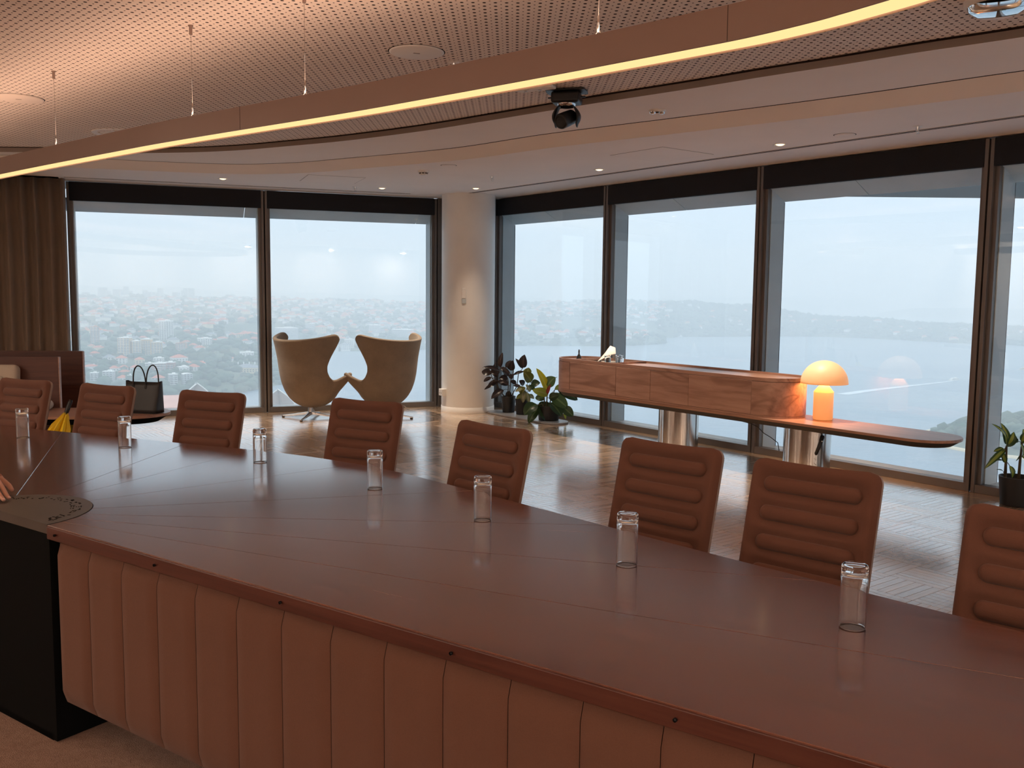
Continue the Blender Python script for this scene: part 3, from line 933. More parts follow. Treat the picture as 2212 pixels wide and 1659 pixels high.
def make_chair():
    c = empty('conference_chair')
    rows = back_rows()
    fr = [[slope(*p) for p in r] for r in rows]
    TKN = .05
    bk = [[slope(p[0], TKN - (0 if 0 < j < len(r) - 1 and i > 0 else .012), p[2]) for j, p in enumerate(r)] for i, r in enumerate(rows)]
    m = MB()
    m.grid(fr, 0, flip=True); m.grid(bk, 0)
    n = len(fr[0]); L = len(fr)
    edge_f = [fr[i][0] for i in range(L - 1, -1, -1)] + fr[0][1:] + [fr[i][-1] for i in range(1, L)]
    edge_b = [bk[i][0] for i in range(L - 1, -1, -1)] + bk[0][1:] + [bk[i][-1] for i in range(1, L)]
    m.grid([edge_f, edge_b], 1)
    m.grid([fr[-1], bk[-1]], 0, flip=True)
    o = m.build('backrest', [mat_chair, mat_chair_edge], c, loc=(0, YB, 0))
    for q in PILLS:
        pr = []
        NA, NB = 24, 9
        # capsule outline rings from rim to crown
        rows = []
        for k in range(NB + 1):
            f = math.cos(k / NB * PI / 2); h = math.sin(k / NB * PI / 2)
            ring = []
            for a in range(NA * 2):
                th = 2 * PI * a / (NA * 2)
                cx = (PL - PR) * (1 if math.cos(th) > 0 else -1)
                x = cx + PR * f * math.cos(th) if f > 1e-6 else cx * (1 if True else 0)
                sz = q + PR * f * math.sin(th)
                ring.append(slope(x, .0165 - .0195 * h, sz + .009 * (1 - (2 * x / CW) ** 2) * max(0, 1 - q / .5)))
            rows.append(ring)
        MB().grid(rows, wrap=True).build('padding_roll', mat_chair, o)
    # seat, arms-free shell, column and base
    st = MB()
    rows = []
    for i in range(13):
        v = i / 12; y = -.27 + .50 * v
        row = []
        for j in range(15):
            u = -1 + 2 * j / 14
            hw = .235 - .03 * (2 * v - 1) ** 2
            z = .455 + .012 * (1 - u * u) - .03 * max(0, .25 - v) * 4 * .5 - .02 * abs(u) ** 6
            row.append((hw * u, y, z))
        rows.append(row)
    st.grid(rows)
    st.grid([[(p[0] * .96, p[1], .40) for p in r] for r in rows], flip=True)
    per = [r[0] for r in rows] + rows[-1][1:] + [r[-1] for r in rows[::-1]][1:] + rows[0][::-1][1:]
    st.grid([per, [(p[0] * .96, p[1], .40) for p in per]], flip=True)
    st.build('seat', mat_chair, c)
    MB().lathe([(.028, .06), (.028, .24), (.021, .25), (.021, .40)], 16).build('column', mat_chrome, c)
    bs = MB()
    for k in range(4):
        a = k * PI / 2 + PI / 4
        d = Vector((math.cos(a), math.sin(a), 0))
        MB().tube([d * .02 + Vector((0, 0, .085)), d * .16 + Vector((0, 0, .055)), d * .30 + Vector((0, 0, .022))], [.022, .017, .011], 8).build('base_leg', mat_alu, c)
        MB().lathe([(.018, 0), (.018, .012), (.012, .016), (0, .017)], 12, c=tuple(d * .292)).build('glide', mat_black, c)
    MB().tube([(0, .20, .42), (0, .265, .42), (0, .235, .50), (0, .255, .58)], .018, 8).build('back_bracket', mat_black, c)
    return c
chair0 = make_chair()
def axis(a): return Vector((math.cos(math.radians(a)), math.sin(math.radians(a))))
chair_list = [  # middle of the top edge of the back, direction of its width
    ((-2.817 - .226 * axis(-25).x, 5.575 - .226 * axis(-25).y), -25.0, 'tan ribbed conference chair before the cream bench backrest, cut by the left frame edge'),
    ((-2.394, 5.394), -27.3, 'tan ribbed conference chair standing in front of the black tote bag'),
    ((-1.677, 5.09), -22.5, 'tan ribbed conference chair alone before the window, left of both egg chairs'),
    ((-.764, 4.759), -27.6, 'tan ribbed conference chair overlapping the gap between the two egg chairs'),
    ((-.088, 3.921), -46.0, 'tan ribbed conference chair in front of the white column and pot plants'),
    ((.599, 3.478), -42.9, 'tan ribbed conference chair hiding the foot of the left steel console leg'),
    ((1.012, 3.045), -42.4, 'tan ribbed conference chair below the lamp, hiding the foot of the right steel leg'),
    ((1.261 + .226 * axis(-42.5).x, 2.517 + .226 * axis(-42.5).y), -42.5, 'tan ribbed conference chair nearest the camera, below the striped-leaf plant'),
]
for i, (mp_, a, lab) in enumerate(chair_list):
    c = chair0 if i == 0 else copy_tree(chair0)
    d = axis(a); nn = Vector((-d.y, d.x))
    p = Vector(mp_) - nn * YB
    c.location = (p.x, p.y, 0); c.rotation_euler = (0, 0, math.radians(a))
    tag(c, lab, 'chair', 'conference chairs along the table')

# ================================================================ TUMBLERS
def tumbler_mesh():
    b = MB()
    prof = [(.0272, 0), (.0288, .0006), (.0296, .004), (.0296, .142), (.0285, .147), (.0245, .1495), (0, .1495)]
    prof2 = [(0, .128), (.022, .1275), (.0268, .120), (.0276, .10), (.0278, .003), (.0272, 0)]
    b.lathe(prof + [], 40); b.lathe(prof2, 40)
    return b
t0 = tumbler_mesh().build('tumbler', mat_tumbler, weld=True, recalc=True)
tl = [((-1.521, .844), 'upturned clear tumbler at the left frame edge, in front of the leftmost chair'),
      ((-.863, .992), 'upturned clear tumbler below the black tote bag'),
      ((-.058, 1.135), 'upturned clear tumbler standing before the open parquet, with no chair behind it'),
      ((.72, 1.043), 'upturned clear tumbler in front of the chair that overlaps the egg chairs'),
      ((1.345, .90), 'upturned clear tumbler in front of the chair before the white column'),
      ((1.974, .735), 'upturned clear tumbler in front of the chair by the left console leg'),
      ((2.622, .613), 'upturned clear tumbler nearest the camera, in front of the chair below the lamp')]
for i, ((e_, n_), lab) in enumerate(tl):
    o = t0 if i == 0 else inst(t0)
    p = EN(e_, n_); o.location = (p.x, p.y, ZT + .0004)
    tag(o, lab, 'glass', 'upturned tumblers on the conference table')

# ================================================================ EGG CHAIRS
def lerp_tab(tab, x):
    return float(np.interp(x, [t[0] for t in tab], [t[1] for t in tab]))
A_T = [(.12, .07), (.14, .15), (.18, .225), (.24, .285), (.32, .335), (.42, .37), (.52, .385), (.62, .39), (.72, .395), (.85, .41), (1.03, .432)]
B_T = [(.12, .07), (.14, .14), (.18, .20), (.24, .25), (.32, .285), (.42, .31), (.52, .325), (.62, .335), (.72, .345), (.85, .365), (1.03, .40)]
PHI_T = [(.46, 84), (.50, 75), (.56, 70), (.63, 70), (.70, 75), (.78, 82), (.86, 90), (.93, 96), (1.03, 99)]
ARM_T = [(84, .46), (90, .462), (97, .488), (104, .525), (109, .545), (114, .545), (120, .515), (128, .465), (140, .40), (158, .365), (180, .355)]
def egg_pt(phi, z):
    a, b_ = lerp_tab(A_T, z), lerp_tab(B_T, z)
    s_, c_ = math.sin(phi), math.cos(phi)
    f = 1.0
    if c_ < 0: f = 1.12 - .12 * 0
    y = -b_ * c_ * (f if c_ < 0 else 1) + .02
    dg = abs(math.degrees(phi)); fl = 1 + .34 * math.exp(-((dg - 112) / 20) ** 2) * max(0, min(1, (z - .30) / .2)) if z <= .56 and dg > 84 else 1
    a *= fl; y *= (1 + (fl - 1) * .6)
    return Vector((a * s_, y - (z - .4) * .12 * max(0, c_), z))
def make_egg():
    root = empty('egg_chair')
    b = MB()
    degs = list(np.linspace(-180, -84, 25)) + list(np.linspace(-84, 84, 41))[1:] + list(np.linspace(84, 180, 25))[1:]
    rows = []
    nz = 16
    for i in range(nz + 1):
        row = []
        for d in degs[:-1]:
            zb = lerp_tab(ARM_T, abs(d)) if abs(d) > 84 else .46
            v = i / nz
            z = .12 + (zb - .12) * (v ** 1.35)
            row.append(egg_pt(math.radians(d), z))
        rows.append(row)
    b.grid(rows, wrap=True)
    b.add(rows[0], [tuple(range(len(rows[0]) - 1, -1, -1))], 0, True)
    rows2 = []
    for i in range(27):
        v = i / 26
        row = []
        for j in range(41):
            u = -1 + 2 * j / 40
            zt = .925 + .10 * abs(u) ** 2.0 - .10 * max(0, (abs(u) - .80) / .20) ** 2.6
            z = .46 + (zt - .46) * v
            row.append(egg_pt(math.radians(u * lerp_tab(PHI_T, z)), z))
        rows2.append(row)
    b.grid(rows2)
    sh = b.build('shell', mat_egg, root, weld=True, recalc=True)
    so = sh.modifiers.new('thick', 'SOLIDIFY'); so.thickness = .045; so.offset = -1; so.use_even_offset = False
    sb = sh.modifiers.new('sub', 'SUBSURF'); sb.levels = 1; sb.render_levels = 1
    # seat cushion
    rows = []
    for i in range(9):
        v = i / 8
        row = []
        for k in range(32):
            a = 2 * PI * k / 32
            rr = (1 - (max(0, abs(v - .5) * 2 - .3) / .7) ** 2 * .25)
            row.append((.29 * rr * math.sin(a), .07 + .27 * rr * -math.cos(a), .30 + .11 * v))
        rows.append(row)
    sc_ = MB().grid(rows, wrap=True); sc_.add(rows[-1], [tuple(range(32))], 0, True)
    sc_.build('seat_cushion', mat_egg, root)
    MB().lathe([(.034, .052), (.030, .075), (.0275, .10), (.0275, .155)], 20).build('column', mat_alu, root)
    for k in range(4):
        a = k * PI / 2 + .42
        d = Vector((math.cos(a), math.sin(a), 0)); w = Vector((-d.y, d.x, 0))
        rows = []
        for (s_, hw, zt, zb) in ((.0, .028, .075, .045), (.06, .026, .068, .040), (.2, .02, .042, .022), (.33, .015, .026, .012), (.345, .012, .024, .012)):
            c = d * s_
            rows.append([c + w * hw + Vector((0, 0, zb)), c + w * hw * .8 + Vector((0, 0, zt - .004)), c + Vector((0, 0, zt)), c - w * hw * .8 + Vector((0, 0, zt - .004)), c - w * hw + Vector((0, 0, zb))])
        m = MB().grid(rows, smooth=False, wrap=True); m.add(rows[-1], [(0, 1, 2, 3, 4)])
        m.build('base_leg', mat_alu, root, recalc=True)
        MB().box(tuple(d * .33 + Vector((0, 0, .006))), (.026, .026, .012), a).build('glide', mat_black, root)
    MB().tube([(.13, -.10, .15), (.17, -.13, .135), (.20, -.15, .10), (.215, -.16, .085)], .005, 6).build('tilt_lever', mat_chrome, root)
    return root
eggA = make_egg()
eggB = copy_tree(eggA)
eggA.location = (-2.37, 10.77, 0); eggA.rotation_euler = (0, 0, math.radians(-30))
eggB.location = (-1.49, 10.88, 0); eggB.rotation_euler = (0, 0, math.radians(46))
for ch in list(eggB.children):
    if ch.name.startswith('tilt_lever'):
        ch.rotation_euler = (0, 0, math.radians(-10))
tag(eggA, 'oatmeal wool egg-shaped swivel armchair facing the view, beside the window mullion', 'armchair', 'egg chairs by the window')
tag(eggB, 'oatmeal wool egg-shaped swivel armchair facing the view, next to the white column', 'armchair', 'egg chairs by the window')

# ================================================================ PLANTS
def leaf_mat(name, c_top, c_vein, rough=.35, mid=None):
    m, n, out = new_mat(name)
    p = principled(n, out, c_top, rough, 0, .5)
    uv = n.nodes.new('ShaderNodeUVMap')
    sp = n.nodes.new('ShaderNodeSeparateXYZ'); n.links.new(uv.outputs[0], sp.inputs[0])
    ab = n.nodes.new('ShaderNodeMath'); ab.operation = 'SUBTRACT'; ab.inputs[1].default_value = .5
    n.links.new(sp.outputs[0], ab.inputs[0])
    aa = n.nodes.new('ShaderNodeMath'); aa.operation = 'ABSOLUTE'; n.links.new(ab.outputs[0], aa.inputs[0])
    w = mid if mid else .045
    r = ramp(n, aa.outputs[0], [(0, c_vein), (w, c_vein), (w + .04, c_top), (1, c_top)])
    oi = n.nodes.new('ShaderNodeObjectInfo')
    hs = n.nodes.new('ShaderNodeHueSaturation')
    mr = n.nodes.new('ShaderNodeMapRange'); mr.inputs['To Min'].default_value = .75; mr.inputs['To Max'].default_value = 1.3
    n.links.new(oi.outputs['Random'], mr.inputs['Value']); n.links.new(mr.outputs[0], hs.inputs['Value'])
    n.links.new(r.outputs[0], hs.inputs['Color']); n.links.new(hs.outputs[0], p.inputs['Base Color'])
    tl_ = n.nodes.new('ShaderNodeBsdfTranslucent'); n.links.new(hs.outputs[0], tl_.inputs[0])
    mx = n.nodes.new('ShaderNodeMixShader'); mx.inputs[0].default_value = .22
    n.links.new(p.outputs[0], mx.inputs[1]); n.links.new(tl_.outputs[0], mx.inputs[2]); n.links.new(mx.outputs[0], out.inputs['Surface'])
    return m
LM = {'d': leaf_mat('burgundy_leaf', (.035, .026, .026), (.09, .05, .045), .3),
      'g': leaf_mat('deep_green_leaf', (.035, .075, .028), (.11, .17, .07), .32),
      'm': leaf_mat('mid_green_leaf', (.075, .14, .05), (.18, .26, .10), .35),
      'l': leaf_mat('lime_leaf', (.34, .42, .06), (.45, .52, .15), .4),
      'y': leaf_mat('yellow_leaf', (.55, .52, .03), (.62, .60, .10), .4),
      'r': leaf_mat('red_sheath', (.30, .03, .03), (.40, .10, .06), .4),
      'o': leaf_mat('olive_leaf', (.15, .16, .03), (.28, .28, .08), .4),
      'v': leaf_mat('mottled_leaf', (.20, .22, .09), (.42, .40, .24), .45, .2),
      's': leaf_mat('striped_leaf', (.045, .11, .035), (.33, .42, .08), .33, .20)}
def leaf(parent, base, tip, width, mk, center=None, droop=.12, shape=1.0):
    B_, T_ = Vector(base), Vector(tip)
    ax = T_ - B_; L = ax.length; a = ax.normalized()
    up = Vector((-.15, -1, .8))          # leaf faces turn up and into the room
    up = (up - a * up.dot(a)).normalized()
    up = (up + Vector((random.uniform(-.5, .5), random.uniform(-.7, .1), random.uniform(-.2, .3)))); up = (up - a * up.dot(a)).normalized()
    side = a.cross(up).normalized()
    n = 9
    vs = []; uvs = []
    for i in range(n + 1):
        v = i / n
        w = width * .64 * (math.sin(PI * min(1, v ** .8 * .97 + .015)) ** (.75 * shape)) * (1 if v < .97 else .3)
        c = B_ + ax * v + up * (L * droop * 4 * v * (1 - v))
        for j, s_ in enumerate((-1, -.5, 0, .5, 1)):
            fold = abs(s_) * w * .28
            vs.append(c + side * (w * s_) + up * fold + up * (.03 * w * math.sin(9 * v) * s_))
            uvs.append((.5 + s_ / 2, v))
    fs = [(i * 5 + j, i * 5 + j + 1, (i + 1) * 5 + j + 1, (i + 1) * 5 + j) for i in range(n) for j in range(4)]
    me = bpy.data.meshes.new('leaf')
    org = parent.location
    me.from_pydata([tuple(v - Vector(org)) for v in vs], [], fs)
    ul = me.uv_layers.new(name='UVMap')
    for p in me.polygons:
        p.use_smooth = True
        for li in p.loop_indices:
            ul.data[li].uv = uvs[me.loops[li].vertex_index]
    me.materials.append(LM[mk])
    o = bpy.data.objects.new('leaf', me); COL.objects.link(o); o.parent = parent
    return o
def pot(parent, r0, r1, h, z0=0.0):
    pt_ = MB().lathe([(0, z0), (r0, z0), (r0 * 1.02, z0 + .01), (r1, z0 + h - .006), (r1, z0 + h), (r1 - .006, z0 + h), (r1 - .012, z0 + h - .03)], 36).build('pot', mat_pot, parent)
    MB().lathe([(r1 - .010, z0 + h - .03), (r1 * .5, z0 + h - .022), (0, z0 + h - .024)], 24).build('soil', mat_soil, pt_)
def plant(name, label, loc, r0, r1, h, leaves, stems, sr, z0=0, droop=.12, shape=1.0, petioles=False):
    root = empty(name, loc)
    pot(root, r0, r1, h, z0)
    L0 = Vector(loc)
    for st in stems:
        p = [Vector(q) - L0 for q in st]
        p[0].z = min(p[0].z, z0 + h - .03)
        MB().tube(p, [sr] + [sr * .8] * (len(p) - 2) + [sr * .5], 6).build('stem', mat_stem, root)
    nodes = [Vector(q) for st in stems for q in st] + [Vector(st[0]).lerp(Vector(st[1]), .5) for st in stems]
    pet = MB()
    for (bs, tp, w, mk) in leaves:
        leaf(root, bs, tp, w, mk, droop=droop, shape=shape)
        q = min(nodes, key=lambda v: (v - Vector(bs)).length)
        if .012 < (q - Vector(bs)).length < .4:
            pm = (q + Vector(bs)) / 2 + Vector((0, 0, .01))
            pet.tube([q - L0, pm - L0, Vector(bs) - L0], .0028, 5)
    if pet.v: tag(pet.build('petioles', mat_stem, root), kind='stuff')
    tag(root, label, 'plant')
    return root
TRAYZ = .022
tp = []
for k in range(33):
    a = PI * k / 32; tp.append(FR(9.13 - .0 + .165 * math.sin(a), .30 + .165 * math.cos(a)))
for k in range(33):
    a = PI * k / 32; tp.append(FR(8.10 - .165 * math.sin(a), .30 - .165 * math.cos(a)))
tray = MB().prism([(p.x, p.y) for p in tp], 0.001, TRAYZ).build('plant_tray', mat_tray, bevel=.004)
tag(tray, 'flat grey pill-shaped tray on the parquet under the pot plants', 'tray')
plant('rubber_plant', 'dark burgundy rubber plant in a black pot beside the white column', (-.04, 11.28, TRAYZ), .072, .088, .20, RUBBER, RUB_ST, .007)
plant('olive_leaf_plant', 'olive and mottled leafy plant in a black pot between two larger pot plants', (.13, 11.10, TRAYZ), .075, .088, .19, OLIVE, OLI_ST, .005)
plant('philodendron', 'green philodendron with yellow and red new leaves in a wide black pot', (.43, 10.63, TRAYZ), .115, .135, .17, PHILO, PHI_ST, .009, shape=.85)
plant('dracaena', 'striped-leaf dracaena in a black pot beside the rightmost visible mullion', (3.655, 6.565, 0), .098, .118, .21, DRAC, DRA_ST, .012, droop=.16)

# ================================================================ CONSOLE WITH CABINET, LAMP
angC = math.atan2(-tR.y, -tR.x)      # local x runs along the facade towards the camera
o0 = FR(7.52, .61)
con = empty('console_table', (o0.x, o0.y, 0), angC)
tag(con, 'long walnut console shelf on two fat steel cylinder legs along the right windows', 'table')
def stadium(x0, x1, hw, n=24):
    r = hw; p = []
    for k in range(n + 1):
        a = -PI / 2 + PI * k / n; p.append((x1 - r + r * math.cos(a), r * math.sin(a)))
    for k in range(n + 1):
        a = PI / 2 + PI * k / n; p.append((x0 + r + r * math.cos(a), r * math.sin(a)))
    return p
CL = 4.28
S1 = stadium(0, CL, .25)
MB().prism(S1, .466, .487, smooth=False).build('shelf', mat_walnut_top, con, bevel=.002, bseg=1)
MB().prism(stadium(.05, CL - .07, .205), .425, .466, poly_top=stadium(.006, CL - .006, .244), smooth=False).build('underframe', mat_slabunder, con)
for x in (1.62, 3.03):
    MB().lathe([(.186, 0), (.186, .426)], 48, c=(x, 0, 0)).build('leg', mat_steel, con)
# cabinet standing on the shelf
cab = empty('console_cabinet', (o0.x, o0.y, .488), angC)
tag(cab, 'pill-shaped walnut cabinet with flush doors on the steel-legged console', 'cabinet')
CX1 = 2.95
MB().prism(stadium(.004, CX1, .248), 0, .014).build('plinth', mat_walnut, cab)
MB().prism(stadium(.012, CX1 - .006, .243), .014, .299).build('carcass', mat_darkgap, cab)
def rim_ring(x0, x1, hw, t, z0, z1):
    b = MB()
    O = stadium(x0, x1, hw); I = stadium(x0 + t, x1 - t, hw - t)
    n = len(O)
    rows = [[(p[0], p[1], z0) for p in I], [(p[0], p[1], z0) for p in O], [(p[0], p[1], z1) for p in O], [(p[0], p[1], z1) for p in I], [(p[0], p[1], z0) for p in I]]
    return b.grid(rows, smooth=False, wrap=True)
rim_ring(.004, CX1, .248, .014, .300, .331).build('rim', mat_walnut, cab, recalc=True)
MB().prism(stadium(.95, CX1 - .016, .232), .298, .314).build('top_panel', mat_walnut_top, cab)
MB().prism([(.27, -.232), (.945, -.232), (.945, .232), (.27, .232)], .298, .3005).build('sunken_tray', mat_blackm, cab)
MB().box((.948, 0, .318), (.014, .464, .026)).build('tray_divider', mat_walnut, cab)
MB().box((.36, 0, .318), (.014, .464, .026)).build('tray_divider', mat_walnut, cab)
MB().prism([(.35, -.225)] + [(.25 + .225 * math.cos(a), -.225 * math.sin(a) * -1 * -1) for a in np.linspace(PI / 2, 3 * PI / 2, 17)] + [(.35, .225)], .300, .312).build('tray_inset', mat_walnut_top, cab, recalc=True)
xs = [7.52 - v for v in (7.185, 6.50, 6.035, 5.563, 4.872)]
for x0, x1 in zip(xs[:-1], xs[1:]):
    for sy in (-1, 1):
        MB().box(((x0 + x1) / 2, sy * .244, .157), (x1 - x0 - .004, .014, .280)).build('door', mat_walnut, cab, bevel=.001, bseg=1)
def curved_end(xc, a0, a1):
    rows = []
    for z in (.017, .297):
        rows.append([(xc + .251 * math.cos(a0 + (a1 - a0) * k / 24), .251 * math.sin(a0 + (a1 - a0) * k / 24), z) for k in range(25)])
    b = MB().grid(rows)
    return b
def end_panel(xa, xb):
    # straight run from the last seam plus the half round
    pts = []
    s = 1 if xb > xa else -1
    xc = xb - s * .251
    pts.append((xa, -.251))
    for k in range(29):
        a = -PI / 2 + PI * k / 28
        pts.append((xc + s * .251 * math.cos(a), .251 * math.sin(a)))
    pts.append((xa, .251))
    rows = [[(x, y, .017) for x, y in pts], [(x, y, .297) for x, y in pts]]
    o = MB().grid(rows).build('end_panel', mat_walnut, cab)
end_panel(xs[-1] + .002, CX1 + .003)
end_panel(xs[0] - .002, .001)
# things on the cabinet
def on_cab(x, y, z=.3): 
    v = Vector((x, y)); R2 = Matrix.Rotation(angC, 2); p = R2 @ v + Vector((o0.x, o0.y)); return (p.x, p.y, .488 + z)
bt = empty('bottle', on_cab(.27, -.07, .312))
MB().lathe([(0, 0), (.026, 0), (.028, .006), (.024, .03), (.010, .055), (.0075, .062), (.0075, .078)], 20).build('body', mat_black, bt)
MB().lathe([(.0095, .078), (.0095, .088), (.006, .094), (.008, .104), (0, .108)], 14).build('stopper', mat_black, bt)
MB().lathe([(0, -.001), (.045, -.001), (.05, .004), (.044, .003), (0, .002)], 24).build('saucer', mat_white, bt)
tag(bt, 'small black bottle with a narrow neck at the left end of the walnut cabinet', 'bottle')
nk = empty('napkin', on_cab(.62, .02, .3015))
nm = MB()
fold = [(-.07, 0, 0), (-.03, -.02, .045), (.02, .0, .10), (.052, .01, .135), (.07, .03, .10), (.078, .02, .0), (.0, .05, 0)]
rows = [[(x, y, z) for x, y, z in ((-.075, -.03, 0), (-.02, -.035, .03), (.035, -.03, .055), (.075, -.025, .062))],
        [(x, y, z) for x, y, z in ((-.06, 0, .0), (-.01, -.004, .07), (.03, 0, .125), (.072, 0, .11))],
        [(x, y, z) for x, y, z in ((-.05, .03, 0), (.0, .032, .035), (.035, .03, .065), (.078, .03, .0))]]
nmo = nm.grid(rows).build('folded_sheet', mat_paper, nk)
nmo.scale = (1.25, 1.1, 1.3); nmo.location = (-.02, 0, .012)
MB().box((0, 0, .008), (.14, .09, .016)).build('tissue_stack', mat_paper, nk, bevel=.002)
tag(nk, 'crumpled white paper napkin standing up in the cabinet tray', 'napkin')
gl = []
for i, (x, y, lab) in enumerate(((.70, -.06, 'short clear glass in the cabinet tray, next to the white napkin'), (.765, .03, 'short clear glass in the cabinet tray, middle of three'), (.845, -.02, 'short clear glass in the cabinet tray, farthest from the napkin'))):
    if i == 0:
        b = MB(); b.lathe([(.024, 0), (.030, .004), (.033, .07), (.033, .082), (.020, .088), (0, .088)], 28); b.lathe([(0, .078), (.028, .075), (.0305, .06), (.027, .006), (.024, 0)], 28)
        o = b.build('short_glass', mat_tumbler, weld=True, recalc=True); gl.append(o)
    else: o = inst(gl[0])
    o.location = on_cab(x, y, .3012); tag(o, lab, 'glass', 'short glasses in the cabinet tray')

# mushroom lamp
lamp_p = (2.543, 7.475)
lp = empty('mushroom_lamp', (lamp_p[0], lamp_p[1], .488))
mat_lamp = None
m, n, out = new_mat('lamp_enamel')
p = principled(n, out, (.80, .60, .42), .45, 0, .4)
p.inputs['Emission Color'].default_value = (1.0, .36, .09, 1); p.inputs['Emission Strength'].default_value = .40
mat_lamp = m
m, n, out = new_mat('lamp_cone_glow')
p = principled(n, out, (.85, .62, .40), .45, 0, .4)
p.inputs['Emission Color'].default_value = (1.0, .50, .08, 1); p.inputs['Emission Strength'].default_value = .55
mat_cone = m
MB().lathe([(0, 0), (.072, 0), (.076, .004), (.076, .006), (.0785, .008), (.0785, .222)], 48).build('base', mat_lamp, lp)
MB().lathe([(.0785, .222), (.080, .226), (.026, .292), (.018, .295), (0, .295)], 48).build('cone', mat_cone, lp)
dome = [(.187 * math.cos(a), .295 + .188 * math.sin(a)) for a in np.linspace(0, PI / 2, 25)]
dome[-1] = (0, dome[-1][1])
inner = [(.180 * math.cos(a), .297 + .178 * math.sin(a)) for a in np.linspace(PI / 2, 0, 21)]
inner[0] = (0, inner[0][1])
MB().lathe([(.180, .297), (.182, .294), (.187, .295)] + dome[1:] , 64).build('shade', mat_lamp, lp)
MB().lathe(inner, 48).build('shade_lining', mat_white, lp)
tag(lp, 'glowing orange mushroom-shaped table lamp on the console', 'lamp')
d = bpy.data.lights.new('lamp_bulb', 'POINT'); d.energy = 4.0; d.color = (1.0, .36, .11); d.shadow_soft_size = .03
lo = bpy.data.objects.new('lamp_bulb', d); lo.location = (lamp_p[0], lamp_p[1], .488 + .36); COL.objects.link(lo)

cordo = MB().tube(cat_3 := [(1.93, 7.66, .44), (2.00, 7.62, .425), (2.05, 7.605, .40), (2.10, 7.60, .35), (2.16, 7.60, .315), (2.22, 7.60, .27), (2.24, 7.62, .20)], .0035, 6).build('cable', mat_black)
tag(cordo, 'thin black cable sagging below the console beside the right steel leg', 'cable')
hs = empty('cable_switch', (2.45, 7.28, .30))
MB().tube([(.012, 0, .125), (.034, 0, .08), (.036, 0, .078)], .003, 6).build('lead', mat_black, hs)
MB().tube([(.038, 0, .085), (.036, 0, .075), (.012, 0, .005), (-.016, 0, -.065), (-.018, 0, -.075)], [.006, .0145, .016, .0145, .006], 12).build('switch_body', mat_black, hs)
MB().lathe([(0, .0), (.006, .001), (.006, .004), (0, .005)], 12, c=(.024, -.017, .04), rot=Matrix.Rotation(PI / 2, 3, 'X')).build('button', mat_chrome, hs)
coil = [(-.02 + .010 * math.cos(t_), .010 * math.sin(t_), -.08 - .006 * t_) for t_ in np.linspace(0, 22, 90)]
MB().tube([(-.018, 0, -.073)] + coil + [(-.01, 0, -.24), (.01, .02, -.285)], .0022, 5).build('coiled_lead', mat_steel, hs)
tag(hs, 'black hand switch hanging on a coiled lead below the console', 'switch')

# ================================================================ PENDANT RING LIGHT
def ring_path():
    main = cat([(-4.75, 7.42), (-4.1, 6.83), (-3.40, 6.20), (-2.85, 5.71), (-2.22, 5.165), (-1.84, 4.84), (-1.32, 4.43), (-.724, 3.97), (-.364, 3.67), (-.06, 3.41), (.206, 3.178), (.517, 2.90), (.672, 2.755), (.803, 2.602), (.86, 2.519), (.933, 2.405)], 90)
    h = math.radians(-58)
    pts = [Vector(p) for p in main]; R = 1.45
    p = pts[-1].copy()
    n = 40; turn = math.radians(-163)
    for k in range(n):
        h += turn / n
        p = p + Vector((math.cos(h), math.sin(h))) * (R * abs(turn) / n); pts.append(p.copy())
    for k in range(30):
        p = p + Vector((math.cos(h), math.sin(h))) * (7.1 / 30); pts.append(p.copy())
    e0 = pts[0]; t0_ = (pts[1] - pts[0]).normalized()
    n = 30
    # closing arc back to the start
    p0 = p; d0 = Vector((math.cos(h), math.sin(h))); L = (e0 - p0).length
    for k in range(1, n):
        u = k / n
        c1 = p0 + d0 * L * .62; c2 = e0 - t0_ * L * .62
        q = p0 * (1 - u) ** 3 + c1 * 3 * u * (1 - u) ** 2 + c2 * 3 * u * u * (1 - u) + e0 * u ** 3
        pts.append(q)
    return pts
RP = ring_path()
def closed_offset(c, d):
    n = len(c); out = []
    for i in range(n):
        t = (c[(i + 1) % n] - c[i - 1]).normalized()
        out.append(c[i] + Vector((-t.y, t.x)) * d)
    return out
pen = empty('pendant_light', (-.724, 3.97, 2.24)); tag(pen, 'long curved bronze pendant light with a glowing amber underside', 'lamp')
PW, PH0, PH1 = .112, 2.240, 2.345
def ring(dists, name, mat, smooth=True):
    rows = []
    for d_, z in dists:
        rows.append([(q.x + .724, q.y - 3.97, z - 2.24) for q in closed_offset(RP, d_)])
    return MB().grid(rows, wrap=True, smooth=smooth).build(name, mat, pen, recalc=False)
mat_diff = None
m, n, out = new_mat('amber_diffuser')
e1 = n.nodes.new('ShaderNodeEmission'); e1.inputs['Color'].default_value = (1.0, .62, .27, 1); e1.inputs['Strength'].default_value = 1.0
n.links.new(e1.outputs[0], out.inputs['Surface']); mat_diff = m
mat_up = emitter('amber_uplight', (1.0, .62, .42), 6.8)
seg_rows = [(0, PH1), (0, PH0 + .003), (.004, PH0), (.008, PH0 + .004)]
ring([(.007, PH1 - .006), (.003, PH1), (0, PH1), (0, PH0)], 'housing', mat_pendant, False)
ring([(0, PH0), (.006, PH0 - .0005), (.006, PH0 + .012)], 'inner_lip', mat_pendant, False)
ring([(PW, PH0), (PW, PH1), (PW - .003, PH1), (PW - .007, PH1 - .006)], 'housing_back', mat_pendant, False)
ring([(.006, PH0 + .006), (.03, PH0 + .0035), (PW / 2, PH0 + .002), (PW - .03, PH0 + .0035), (PW - .002, PH0 + .006)], 'diffuser', mat_diff)
ring([(.012, PH1 - .012), (PW - .012, PH1 - .012)], 'uplight_strip', mat_up)
